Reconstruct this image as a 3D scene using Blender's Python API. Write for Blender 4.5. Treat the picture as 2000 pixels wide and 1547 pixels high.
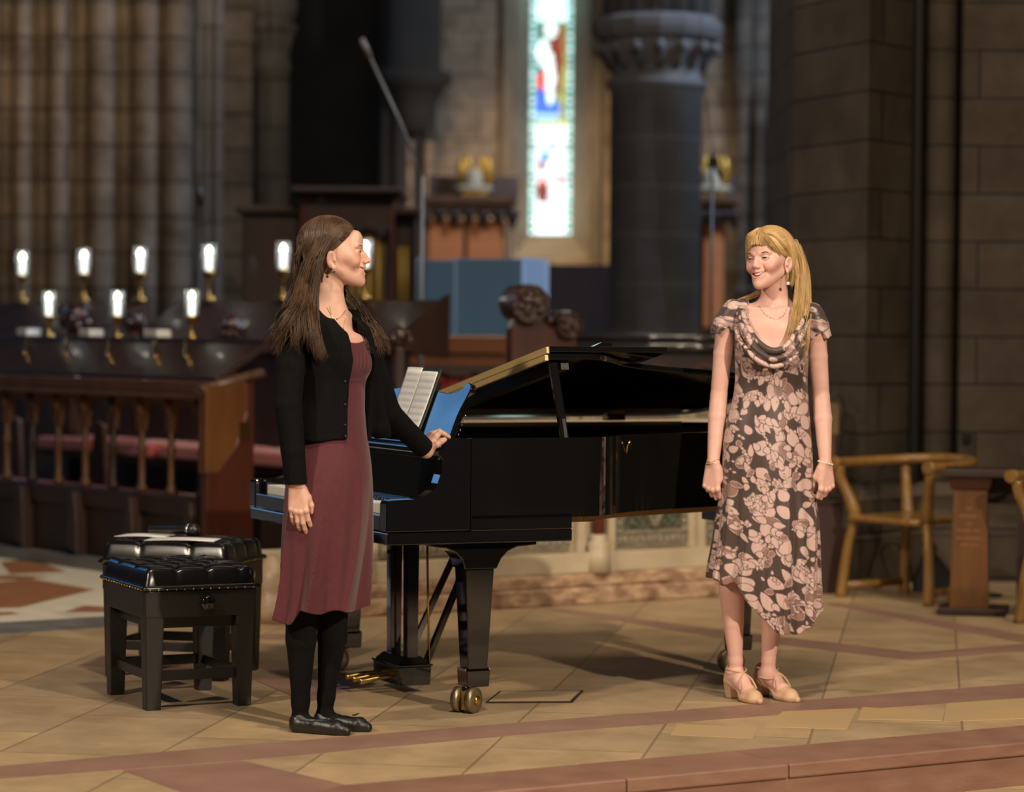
import bpy, math, random
import numpy as np
from mathutils import Vector, Matrix
random.seed(7); RNG = np.random.RandomState(7)
S = bpy.context.scene
for o in list(bpy.data.objects): bpy.data.objects.remove(o, do_unlink=True)
COL = S.collection
PI = math.pi
# ---------------------------------------------------------------- camera
F, HOR, ROLL, CH = 5200.0, 650.0, 0.0086, 1.332
TH = math.atan((773.5 - HOR) / F)
cr, sr = math.cos(ROLL), math.sin(ROLL)
c0 = Vector((1, 0, 0)); up0 = Vector((0, math.sin(TH), math.cos(TH))); fw = Vector((0, math.cos(TH), -math.sin(TH)))
cright = c0 * cr + up0 * sr; cup = up0 * cr - c0 * sr
cam_d = bpy.data.cameras.new('camera'); cam = bpy.data.objects.new('camera', cam_d); COL.objects.link(cam)
M = Matrix.Identity(4)
for i in range(3):
    M[i][0] = cright[i]; M[i][1] = cup[i]; M[i][2] = -fw[i]
cam.matrix_world = Matrix.Translation((0, 0, CH)) @ M
cam_d.sensor_width = 36; cam_d.lens = 36 * F / 2000; cam_d.clip_end = 200
cam_d.dof.use_dof = True; cam_d.dof.focus_distance = 9.15; cam_d.dof.aperture_fstop = 1.8
S.camera = cam
def ray(px, py):
    a = (px - 1000) / F; b = (773.5 - py) / F
    return fw + cright * a + cup * b
def W(px, py, d):                      # point seen at a pixel, d metres forward (world Y)
    r = ray(px, py); t = d / r.y
    return Vector((r.x * t, d, CH + r.z * t))
def G(px, py, z=0.0):                  # point seen at a pixel on the level z
    r = ray(px, py); t = (z - CH) / r.z
    return Vector((r.x * t, r.y * t, z))
# ---------------------------------------------------------------- light
wd = bpy.data.worlds.new('world'); S.world = wd; wd.use_nodes = True
wd.node_tree.nodes['Background'].inputs[0].default_value = (0.50, 0.62, 0.85, 1)
wd.node_tree.nodes['Background'].inputs[1].default_value = 0.022
S.view_settings.view_transform = 'Standard'; S.view_settings.look = 'None'; S.view_settings.gamma = 1
S.view_settings.use_curve_mapping = False
S.view_settings.exposure = 0.75
def spot(name, loc, tgt, power, col, ang=40, blend=.5, size=.12):
    l = bpy.data.lights.new(name, 'SPOT'); l.energy = power; l.color = col; l.spot_size = math.radians(ang); l.spot_blend = blend; l.shadow_soft_size = size
    o = bpy.data.objects.new(name, l); COL.objects.link(o); o.location = loc
    o.rotation_euler = (Vector(tgt) - Vector(loc)).to_track_quat('-Z', 'Y').to_euler(); return o
def area(name, loc, tgt, power, col, sx, sy):
    l = bpy.data.lights.new(name, 'AREA'); l.shape = 'RECTANGLE'; l.size = sx; l.size_y = sy; l.energy = power; l.color = col
    o = bpy.data.objects.new(name, l); COL.objects.link(o); o.location = loc
    o.rotation_euler = (Vector(tgt) - Vector(loc)).to_track_quat('-Z', 'Y').to_euler(); return o
WARM = (1, .83, .63)
spot('stage_lamp_from_the_right', (4.6, 2.2, 4.9), (.1, 9.3, .7), 1650, WARM, 46, .6, .10)
spot('stage_lamp_from_the_left', (-5.2, 3.4, 5.4), (.1, 9.5, .6), 950, WARM, 46, .6, .12)
spot('nave_lamp_over_stage', (.5, 5.5, 7.5), (.2, 10.5, 0), 620, WARM, 60, .8, .3)
area('chancel_daylight', (7.5, 17.5, 9.5), (-2, 22, 2.5), 850, (.60, .75, 1), 2.0, 4.0)
spot('pier_lamp', (-1.6, 14.2, 7.5), (-4.6, 21.5, 4.3), 1100, (1, .68, .40), 40, 1, .3)
area('aisle_lamps', (0, 11.5, 7.5), (0.5, 24, 2.2), 190, (1, .80, .58), 5, 1.0)
spot('chancel_lamp', (-.6, 22, 6.5), (1.0, 30, 1.5), 2300, (1, .76, .50), 38, 1, .3)
spot('crossing_lamp', (6.2, 7.5, 6), (4.2, 13.5, 1.8), 260, (1, .80, .56), 60, 1, .4)
# ---------------------------------------------------------------- materials
MATS = {}
def nn(nt, t, **kw):
    n = nt.nodes.new(t)
    for k, v in kw.items():
        if k in n.inputs.keys() if hasattr(n.inputs, 'keys') else False: n.inputs[k].default_value = v
        else: setattr(n, k, v)
    return n
def c4(c): return (c[0], c[1], c[2], 1)
def mat(name, c1, c2=None, ns=8, rough=.6, bump=0, bs=30, metal=0, coat=0, stretch=(1, 1, 1), spec=.5, emit=0, trans=0, sheen=0, detail=4, attr=None, sss=0, ior=1.5):
    if name in MATS: return MATS[name]
    m = bpy.data.materials.new(name); m.use_nodes = True; nt = m.node_tree; b = nt.nodes['Principled BSDF']; L = nt.links.new
    b.inputs['Base Color'].default_value = c4(c1); b.inputs['Roughness'].default_value = rough; b.inputs['Metallic'].default_value = metal
    b.inputs['Coat Weight'].default_value = coat; b.inputs['Coat Roughness'].default_value = .04; b.inputs['Specular IOR Level'].default_value = spec
    b.inputs['Sheen Weight'].default_value = sheen; b.inputs['Transmission Weight'].default_value = trans; b.inputs['IOR'].default_value = ior
    if sss: b.inputs['Subsurface Weight'].default_value = sss; b.inputs['Subsurface Radius'].default_value = (.012, .005, .003); b.inputs['Subsurface Scale'].default_value = .6
    tc = nt.nodes.new('ShaderNodeTexCoord'); mp = nt.nodes.new('ShaderNodeMapping'); mp.inputs['Scale'].default_value = stretch; L(tc.outputs['Object'], mp.inputs[0])
    src = None
    if c2 is not None:
        no = nt.nodes.new('ShaderNodeTexNoise'); no.inputs['Scale'].default_value = ns; no.inputs['Detail'].default_value = detail; L(mp.outputs[0], no.inputs[0])
        rp = nt.nodes.new('ShaderNodeValToRGB'); rp.color_ramp.elements[0].position = .3; rp.color_ramp.elements[1].position = .7
        rp.color_ramp.elements[0].color = c4(c1); rp.color_ramp.elements[1].color = c4(c2); L(no.outputs[0], rp.inputs[0]); src = rp.outputs[0]
    if attr:
        at = nt.nodes.new('ShaderNodeAttribute'); at.attribute_name = attr
        if src:
            mx = nt.nodes.new('ShaderNodeMix'); mx.data_type = 'RGBA'; mx.blend_type = 'MULTIPLY'; mx.inputs[0].default_value = 1
            L(src, mx.inputs[6]); L(at.outputs[0], mx.inputs[7]); src = mx.outputs[2]
        else: src = at.outputs[0]
    if src: L(src, b.inputs['Base Color'])
    if emit:
        b.inputs['Emission Strength'].default_value = emit
        if src: L(src, b.inputs['Emission Color'])
        else: b.inputs['Emission Color'].default_value = c4(c1)
    if bump:
        n2 = nt.nodes.new('ShaderNodeTexNoise'); n2.inputs['Scale'].default_value = bs; n2.inputs['Detail'].default_value = 5; L(mp.outputs[0], n2.inputs[0])
        bp = nt.nodes.new('ShaderNodeBump'); bp.inputs['Strength'].default_value = bump; bp.inputs['Distance'].default_value = .01; L(n2.outputs[0], bp.inputs['Height']); L(bp.outputs[0], b.inputs['Normal'])
    MATS[name] = m; return m
def stone(name, c1, c2, mortar, rot=0, bw=.5, bh=.28, off=(0, 0), axes='xz', rough=.85, msize=.012, nstr=.35, stain=(.5, .45, .38), bump=.4, darkmix=.55):
    m = bpy.data.materials.new(name); m.use_nodes = True; nt = m.node_tree; b = nt.nodes['Principled BSDF']; L = nt.links.new
    b.inputs['Roughness'].default_value = rough
    g = nt.nodes.new('ShaderNodeNewGeometry'); mp = nt.nodes.new('ShaderNodeMapping'); mp.vector_type = 'TEXTURE'; mp.inputs['Rotation'].default_value = (0, 0, rot); L(g.outputs['Position'], mp.inputs[0])
    sx = nt.nodes.new('ShaderNodeSeparateXYZ'); L(mp.outputs[0], sx.inputs[0]); cx = nt.nodes.new('ShaderNodeCombineXYZ')
    idx = {'x': 0, 'y': 1, 'z': 2}
    for k in range(2):
        a = nt.nodes.new('ShaderNodeMath'); a.operation = 'ADD'; a.inputs[1].default_value = off[k]; L(sx.outputs[idx[axes[k]]], a.inputs[0]); L(a.outputs[0], cx.inputs[k])
    br = nt.nodes.new('ShaderNodeTexBrick'); L(cx.outputs[0], br.inputs[0]); br.inputs['Scale'].default_value = 1
    br.inputs['Color1'].default_value = c4(c1); br.inputs['Color2'].default_value = c4(c2); br.inputs['Mortar'].default_value = c4(mortar)
    br.inputs['Brick Width'].default_value = bw; br.inputs['Row Height'].default_value = bh; br.inputs['Mortar Size'].default_value = msize; br.inputs['Mortar Smooth'].default_value = .5
    no = nt.nodes.new('ShaderNodeTexNoise'); no.inputs['Scale'].default_value = 3.0; no.inputs['Detail'].default_value = 7; no.inputs['Roughness'].default_value = .65; L(mp.outputs[0], no.inputs[0])
    rp = nt.nodes.new('ShaderNodeValToRGB'); rp.color_ramp.elements[0].position = .32; rp.color_ramp.elements[1].position = .68; rp.color_ramp.elements[0].color = c4(stain); rp.color_ramp.elements[1].color = (1.15, 1.12, 1.08, 1); L(no.outputs[0], rp.inputs[0])
    mx = nt.nodes.new('ShaderNodeMix'); mx.data_type = 'RGBA'; mx.blend_type = 'MULTIPLY'; mx.inputs[0].default_value = darkmix; L(br.outputs[0], mx.inputs[6]); L(rp.outputs[0], mx.inputs[7]); L(mx.outputs[2], b.inputs['Base Color'])
    n2 = nt.nodes.new('ShaderNodeTexNoise'); n2.inputs['Scale'].default_value = 40; n2.inputs['Detail'].default_value = 5; L(mp.outputs[0], n2.inputs[0])
    ms = nt.nodes.new('ShaderNodeMath'); ms.operation = 'MULTIPLY_ADD'; ms.inputs[1].default_value = nstr; L(n2.outputs[0], ms.inputs[0])
    iv = nt.nodes.new('ShaderNodeMath'); iv.operation = 'MULTIPLY'; iv.inputs[1].default_value = -1; L(br.outputs[1], iv.inputs[0]); L(iv.outputs[0], ms.inputs[2])
    bp = nt.nodes.new('ShaderNodeBump'); bp.inputs['Strength'].default_value = bump; bp.inputs['Distance'].default_value = .012; L(ms.outputs[0], bp.inputs['Height']); L(bp.outputs[0], b.inputs['Normal'])
    MATS[name] = m; return m
# ---------------------------------------------------------------- mesh builder
class MB:
    def __init__(s): s.v = []; s.f = []; s.sm = []; s.mi = []
    def add(s, V, Fc, smooth=False, mi=0):
        b = len(s.v); s.v += [tuple(p) for p in V]; s.f += [tuple(b + i for i in q) for q in Fc]; s.sm += [smooth] * len(Fc); s.mi += [mi] * len(Fc); return s
    def box(s, x0, x1, y0, y1, z0, z1, M=None, mi=0):
        V = [Vector((x, y, z)) for z in (z0, z1) for y in (y0, y1) for x in (x0, x1)]
        if M: V = [M @ p for p in V]
        return s.add(V, [(0, 2, 3, 1), (4, 5, 7, 6), (0, 1, 5, 4), (2, 6, 7, 3), (0, 4, 6, 2), (1, 3, 7, 5)], False, mi)
    def taper(s, c0, s0, c1, s1, M=None, mi=0):     # frustum with rectangular ends
        V = []
        for c, q in ((c0, s0), (c1, s1)):
            for sy in (-1, 1):
                for sx in (-1, 1): V.append(Vector((c[0] + sx * q[0] / 2, c[1] + sy * q[1] / 2, c[2])))
        if M: V = [M @ p for p in V]
        return s.add(V, [(0, 2, 3, 1), (4, 5, 7, 6), (0, 1, 5, 4), (2, 6, 7, 3), (0, 4, 6, 2), (1, 3, 7, 5)], False, mi)
    def beam(s, a, b, w, h, up=(0, 0, 1), mi=0):
        a = Vector(a); b = Vector(b); d = (b - a).normalized(); r = d.cross(Vector(up))
        if r.length < 1e-4: r = d.cross(Vector((1, 0, 0)))
        r.normalize(); u = r.cross(d); V = []
        for p in (a, b):
            for j in (-1, 1):
                for i in (-1, 1): V.append(p + r * i * w / 2 + u * j * h / 2)
        return s.add(V, [(0, 2, 3, 1), (4, 5, 7, 6), (0, 1, 5, 4), (2, 6, 7, 3), (0, 4, 6, 2), (1, 3, 7, 5)], False, mi)
    def prism(s, P, z0, z1, M=None, smooth=False, mi=0):   # polygon in xy, extruded along z (M maps)
        n = len(P); V = [Vector((p[0], p[1], z)) for z in (z0, z1) for p in P]
        if M: V = [M @ p for p in V]
        ar = sum(P[i][0] * P[(i + 1) % n][1] - P[(i + 1) % n][0] * P[i][1] for i in range(n))
        R = list(range(n)) if ar > 0 else list(range(n - 1, -1, -1))
        s.add(V, [], smooth, mi); b = len(s.v) - 2 * n
        s.f.append(tuple(b + i for i in reversed(R))); s.f.append(tuple(b + n + i for i in R)); s.sm += [False, False]; s.mi += [mi, mi]
        for k in range(n):
            i, j = R[k], R[(k + 1) % n]; s.f.append((b + i, b + j, b + n + j, b + n + i)); s.sm.append(smooth); s.mi.append(mi)
        return s
    def tube(s, pts, rad, n=8, caps=True, smooth=True, flat=1.0, mi=0, upv=(0, 0, 1)):
        pts = [Vector(p) for p in pts]; m = len(pts); V = []
        if not hasattr(rad, '__len__'): rad = [rad] * m
        u = None
        for i, p in enumerate(pts):
            d = (pts[min(i + 1, m - 1)] - pts[max(i - 1, 0)])
            d = d.normalized() if d.length > 1e-9 else Vector((0, 0, 1))
            if u is None:
                u = Vector(upv) if abs(d.dot(Vector(upv))) < .95 else Vector((1, 0, 0))
            u = (u - d * u.dot(d)).normalized(); w = d.cross(u)
            for k in range(n):
                a = 2 * PI * k / n; V.append(p + (u * math.cos(a) * flat + w * math.sin(a)) * rad[i])
        Fc = [(i * n + k, i * n + (k + 1) % n, (i + 1) * n + (k + 1) % n, (i + 1) * n + k) for i in range(m - 1) for k in range(n)]
        s.add(V, Fc, smooth, mi)
        if caps:
            b = len(s.v) - m * n; s.f += [tuple(b + k for k in reversed(range(n))), tuple(b + (m - 1) * n + k for k in range(n))]; s.sm += [False, False]; s.mi += [mi, mi]
        return s
    def lathe(s, prof, n=24, M=None, c=(0, 0, 0), smooth=True, mi=0, sq=1):
        V = []
        for r, z in prof:
            for k in range(n):
                a = 2 * PI * k / n; V.append(Vector((c[0] + r * math.cos(a), c[1] + r * math.sin(a) * sq, c[2] + z)))
        if M: V = [M @ p for p in V]
        m = len(prof); Fc = [(i * n + k, i * n + (k + 1) % n, (i + 1) * n + (k + 1) % n, (i + 1) * n + k) for i in range(m - 1) for k in range(n)]
        s.add(V, Fc, smooth, mi); b = len(s.v) - m * n
        if prof[0][0] > 1e-6: s.f.append(tuple(b + k for k in reversed(range(n)))); s.sm.append(False); s.mi.append(mi)
        if prof[-1][0] > 1e-6: s.f.append(tuple(b + (m - 1) * n + k for k in range(n))); s.sm.append(False); s.mi.append(mi)
        return s
    def ball(s, c, r, n=12, M=None, mi=0):
        if not hasattr(r, '__len__'): r = (r, r, r)
        m = max(4, n // 2); V = []; 
        for i in range(m + 1):
            t = PI * i / m
            for k in range(n):
                a = 2 * PI * k / n; q = Vector((r[0] * math.sin(t) * math.cos(a), r[1] * math.sin(t) * math.sin(a), -r[2] * math.cos(t)))
                if M: q = M @ q
                V.append(q + Vector(c))
        Fc = [(i * n + k, i * n + (k + 1) % n, (i + 1) * n + (k + 1) % n, (i + 1) * n + k) for i in range(m) for k in range(n)]
        return s.add(V, Fc, True, mi)
    def grid(s, fn, nu, nv, closed=False, smooth=True, mi=0):
        V = [fn(i / nu, j / nv) for j in range(nv + 1) for i in range(nu + (0 if closed else 1))]
        w = nu if closed else nu + 1
        Fc = [(j * w + i, j * w + (i + 1) % w, (j + 1) * w + (i + 1) % w, (j + 1) * w + i) for j in range(nv) for i in range(nu)]
        return s.add(V, Fc, smooth, mi)
    def build(s, name, mats, parent=None, loc=None, rot=None, bevel=0, seg=2, subsurf=0, solid=0, kind=None, merge=False):
        me = bpy.data.meshes.new(name); me.from_pydata([tuple(p) for p in s.v], [], s.f); me.validate()
        if not isinstance(mats, (list, tuple)): mats = [mats]
        for m in mats: me.materials.append(m)
        if len(me.polygons) == len(s.sm):
            me.polygons.foreach_set('use_smooth', s.sm); me.polygons.foreach_set('material_index', s.mi)
        me.update()
        o = bpy.data.objects.new(name, me); COL.objects.link(o)
        if parent: o.parent = parent
        if loc is not None: o.location = loc
        if rot is not None: o.rotation_euler = rot
        if solid: d = o.modifiers.new('solid', 'SOLIDIFY'); d.thickness = solid; d.offset = 0
        if bevel: d = o.modifiers.new('bevel', 'BEVEL'); d.width = bevel; d.segments = seg; d.limit_method = 'ANGLE'; d.angle_limit = math.radians(40)
        if subsurf: d = o.modifiers.new('sub', 'SUBSURF'); d.levels = subsurf; d.render_levels = subsurf
        if kind: o['kind'] = kind
        return o
def tag(o, label=None, cat=None, group=None, kind=None):
    if label: o['label'] = label
    if cat: o['category'] = cat
    if group: o['group'] = group
    if kind: o['kind'] = kind
    return o
def thing(name, loc, rz=0, label=None, cat=None, group=None):
    o = bpy.data.objects.new(name, None); o.empty_display_size = .1; COL.objects.link(o); o.location = loc; o.rotation_euler = (0, 0, rz)
    return tag(o, label, cat, group)
def copy_tree(o, parent=None):
    c = o.copy(); COL.objects.link(c)
    if parent: c.parent = parent
    for ch in o.children: copy_tree(ch, c)
    return c
def cr_path(P, n=6):                    # Catmull-Rom through points
    P = [Vector(p) for p in P]; Q = [P[0] * 2 - P[1]] + P + [P[-1] * 2 - P[-2]]; out = []
    for i in range(1, len(Q) - 2):
        a, b, c, d = Q[i - 1], Q[i], Q[i + 1], Q[i + 2]
        for k in range(n):
            t = k / n; out.append(.5 * ((2 * b) + (c - a) * t + (2 * a - 5 * b + 4 * c - d) * t * t + (3 * b - a - 3 * c + d) * t ** 3))
    out.append(P[-1]); return out
# ================================================================ the setting
SD = (G(2000, 1450) - G(1000, 1542)); SANG = math.atan2(SD.y, SD.x)      # direction of the step edge
m_flag = stone('flagstones', (.47, .345, .20), (.35, .265, .175), (.24, .175, .11), rot=math.radians(81), bw=.82, bh=.50, off=(.2, .11), axes='xy', rough=.5, msize=.006, stain=(.62, .58, .52), bump=.18, darkmix=.75)
m_por = mat('porphyry stone', (.245, .135, .105), (.30, .18, .135), 5, .45, .08, 60)
m_ochre = mat('ochre stone', (.50, .33, .14), (.42, .31, .18), 3, .5, .08, 60)
m_och2 = mat('pale ochre stone', (.46, .33, .19), (.38, .28, .17), 4, .5, .08, 60)
m_red = mat('red step stone', (.21, .105, .075), (.27, .15, .105), 6, .5, .15, 30, stretch=(1, 1, 3))
m_grey = mat('grey marble', (.12, .12, .12), (.2, .2, .2), 5, .4, .1, 40)
m_white = mat('white marble tile', (.85, .80, .67), (.72, .66, .54), 6, .4)
m_orange = mat('orange marble tile', (.42, .19, .08), (.30, .13, .06), 10, .4)
E_a = G(-700, 1700 - 0) ; p0 = G(1000, 1542); sd = SD.normalized(); sn = Vector((-sd.y, sd.x, 0))
eL = p0 - sd * 9; eR = p0 + sd * 9
def slab(name, P, m, z0, z1, kind='structure', bevel=0):
    return MB().prism([(p[0], p[1]) for p in P], z0, z1).build(name, m, kind=kind, bevel=bevel)
tread = .30
a0 = eL + sn * tread; a1 = eR + sn * tread
slab('floor', [a0, a1, a1 + sn * 30 + sd * 10, a0 + sn * 40 - sd * 10], m_flag, -.3, 0)
# step: red tread slabs and riser
mb = MB(); cuts = [-9, -6.4, -4.2, -2.1, .4, 1.0, 2.9, 5.2, 9]
for i in range(len(cuts) - 1):
    q0 = p0 + sd * (cuts[i] + .0015); q1 = p0 + sd * (cuts[i + 1] - .0015); mb.prism([q0, q1, q1 + sn * tread, q0 + sn * tread], -.045, 0)
mb.build('trim_1', m_red, kind='structure', bevel=.006)
q0 = eL + sn * .012; q1 = eR + sn * .012
slab('trim_2', [q0, q1, q1 + sn * .25, q0 + sn * .25], m_red, -.145, -.045)
slab('floor_2', [q0 - sn * 8, q1 - sn * 8, q1 + sn * .1, q0 + sn * .1], m_flag, -.4, -.145)
IZ = [0]
def inlay(name, px, m):
    IZ[0] += 1; z = .0012 + .0001 * (IZ[0] % 7)
    P = [G(x, y) for x, y in px]; return slab(name, P, m, -.01, z)
inlay('trim_3', [(-300, 1520), (0, 1497), (470, 1456), (1000, 1413), (1500, 1374), (2300, 1312), (2300, 1341), (2000, 1364), (1500, 1398), (1000, 1437), (470, 1486), (0, 1522), (-300, 1545)], m_por)
inlay('trim_4', [(240, 1505), (475, 1487), (672, 1533), (560, 1570), (400, 1565)], m_por)
inlay('trim_6', [(1500, 1420), (1670, 1384), (1652, 1425)], m_ochre)
inlay('trim_7', [(1322, 1415), (1482, 1421), (1470, 1442), (1310, 1436)], m_ochre)
inlay('trim_8', [(1530, 1390), (1676, 1384), (1655, 1424), (1492, 1420)], m_ochre)
inlay('trim_9', [(1684, 1382), (1845, 1390), (1840, 1408), (1675, 1405)], m_ochre)
inlay('trim_10', [(1850, 1368), (2080, 1356), (2080, 1400), (1842, 1410)], m_ochre)
inlay('trim_11', [(1065, 1190), (1110, 1190), (1420, 1232), (1790, 1275), (2000, 1258), (2300, 1236), (2300, 1250), (2000, 1272), (1780, 1290), (1400, 1245)], m_por)
inlay('trim_12', [(1600, 1178), (1640, 1178), (2000, 1240), (2300, 1290), (2000, 1256)], m_por)
inlay('trim_13', [(150, 1300), (215, 1278), (330, 1290), (420, 1302), (300, 1312)], m_por)
inlay('trim_14', [(480, 1240), (700, 1238), (700, 1247), (520, 1250)], m_por)
inlay('trim_15', [(500, 1330), (640, 1312), (700, 1345), (600, 1372)], m_por)
# grey kerb, patterned chancel floor at the left
inlay('trim_16', [(-300, 1262), (0, 1240), (215, 1225), (540, 1203), (540, 1186), (215, 1204), (0, 1216), (-300, 1234)], m_grey)
inlay('trim_17', [(-400, 1240), (0, 1216), (215, 1204), (540, 1186), (540, 1060), (0, 1070), (-400, 1080)], m_white)
for i, P in enumerate([[(0, 1098), (60, 1092), (130, 1117), (20, 1122)], [(-90, 1146), (60, 1131), (185, 1152), (40, 1187), (-120, 1190)], [(125, 1196), (165, 1183), (215, 1186), (215, 1196)],
                       [(-60, 1128), (20, 1124), (100, 1127), (40, 1133), (-60, 1134)], [(-80, 1202), (20, 1196), (40, 1200), (-70, 1208)], [(240, 1150), (330, 1130), (430, 1150), (300, 1178)]]):
    inlay('trim_%d' % (18 + i), P, m_orange)
# steel floor hatch
P = [G(x, y) for x, y in ((948, 1374), (975, 1352), (1140, 1350), (1118, 1373))]
h = thing('floor_hatch', P[0], 0, 'thin dark outlined hatch cover let into the stone floor beside the front caster', 'floor hatch')
Q = [p - P[0] for p in P]; MB().prism([(q.x, q.y) for q in Q], -.004, .004).build('frame', mat('dark iron', (.03, .027, .024), rough=.5, metal=.6), h)
cc = sum(Q, Vector()) / 4; MB().prism([((q.x - cc.x) * .93 + cc.x, (q.y - cc.y) * .86 + cc.y) for q in Q], .002, .0055).build('cover', m_och2, h)
# ---------------------------------------------------------------- big masonry
s_warm = stone('warm sandstone piers', (.155, .128, .10), (.105, .088, .07), (.035, .028, .022), bw=3, bh=.287, off=(.6, .06), msize=.014, stain=(.32, .26, .2), darkmix=.9)
s_grey = stone('grey sandstone', (.16, .155, .15), (.12, .115, .11), (.05, .048, .045), bw=.55, bh=.4, off=(.1, .2), msize=.012)
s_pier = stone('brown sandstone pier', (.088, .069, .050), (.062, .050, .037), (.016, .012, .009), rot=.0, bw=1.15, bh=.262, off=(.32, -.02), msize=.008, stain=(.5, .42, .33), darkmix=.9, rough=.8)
s_back = stone('dark back wall stone', (.34, .26, .175), (.26, .20, .14), (.12, .09, .06), bw=.8, bh=.36, off=(0, .1), msize=.012, stain=(.35, .3, .25), darkmix=.9)
s_col = stone('blue grey column stone', (.105, .105, .11), (.085, .085, .09), (.15, .15, .155), bw=6, bh=.37, off=(3, .13), msize=.014, bump=.15)
m_void = mat('shade dark void stone', (.02, .017, .014), (.035, .028, .02), 2, .95)  # near-black base colour holds the darkness of the unlit church depths
m_sill = mat('pale window stone', (.30, .24, .16), (.24, .19, .13), 3, .8, .2, 30)
# outer walls of the church (room shell)
MB().box(-14, 14, 31.0, 31.5, -.3, 14).build('wall_back_outer', m_void, kind='structure').name = 'wall_outer'
MB().box(-14.3, -14, -3, 31.5, -.5, 14).build('wall_left', m_void, kind='structure')
MB().box(14, 14.3, -3, 31.5, -.5, 14).build('wall_right', m_void, kind='structure')
MB().box(-14.3, 14.3, -3, 31.5, 14, 14.3).build('ceiling', m_void, kind='structure')
# back wall with the lancet opening
WD = 30.0
wl = W(1036, 300, WD).x; wr = W(1118, 300, WD).x; wb = W(1075, 455, WD).z; wt = 7.6
wy0, wy1 = WD, WD + .7
mb = MB(); sx0, sx1 = wl - .18, wr + .18
x0, x1 = W(742, 300, WD).x, W(1560, 300, WD).x + 2
mb.box(x0, sx0, wy0, wy1, 0, 12); mb.box(sx1, x1, wy0, wy1, 0, 12); mb.box(sx0, sx1, wy0, wy1, 0, wb - .28); mb.box(sx0, sx1, wy0, wy1, wt + .3, 12)
mb.build('wall_back', s_back, kind='structure')
mb = MB()      # splayed reveals and sill
mb.add([(sx0, wy0, wb - .28), (wl, wy1 - .1, wb), (wl, wy1 - .1, wt), (sx0, wy0, wt + .3)], [(0, 1, 2, 3)])
mb.add([(sx1, wy0, wb - .28), (wr, wy1 - .1, wb), (wr, wy1 - .1, wt), (sx1, wy0, wt + .3)], [(3, 2, 1, 0)])
mb.add([(sx0, wy0, wb - .28), (sx1, wy0, wb - .28), (wr, wy1 - .1, wb), (wl, wy1 - .1, wb)], [(0, 1, 2, 3)])
mb.build('trim_40', m_sill, kind='structure')
for sx in (sx0 - .10, sx1 + .10):
    MB().lathe([(.07, 0), (.07, 9)], 14, c=(sx, wy0 - .05, wb - .5)).build('trim_%d' % (41 if sx < wl else 42), m_sill, kind='structure')
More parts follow.
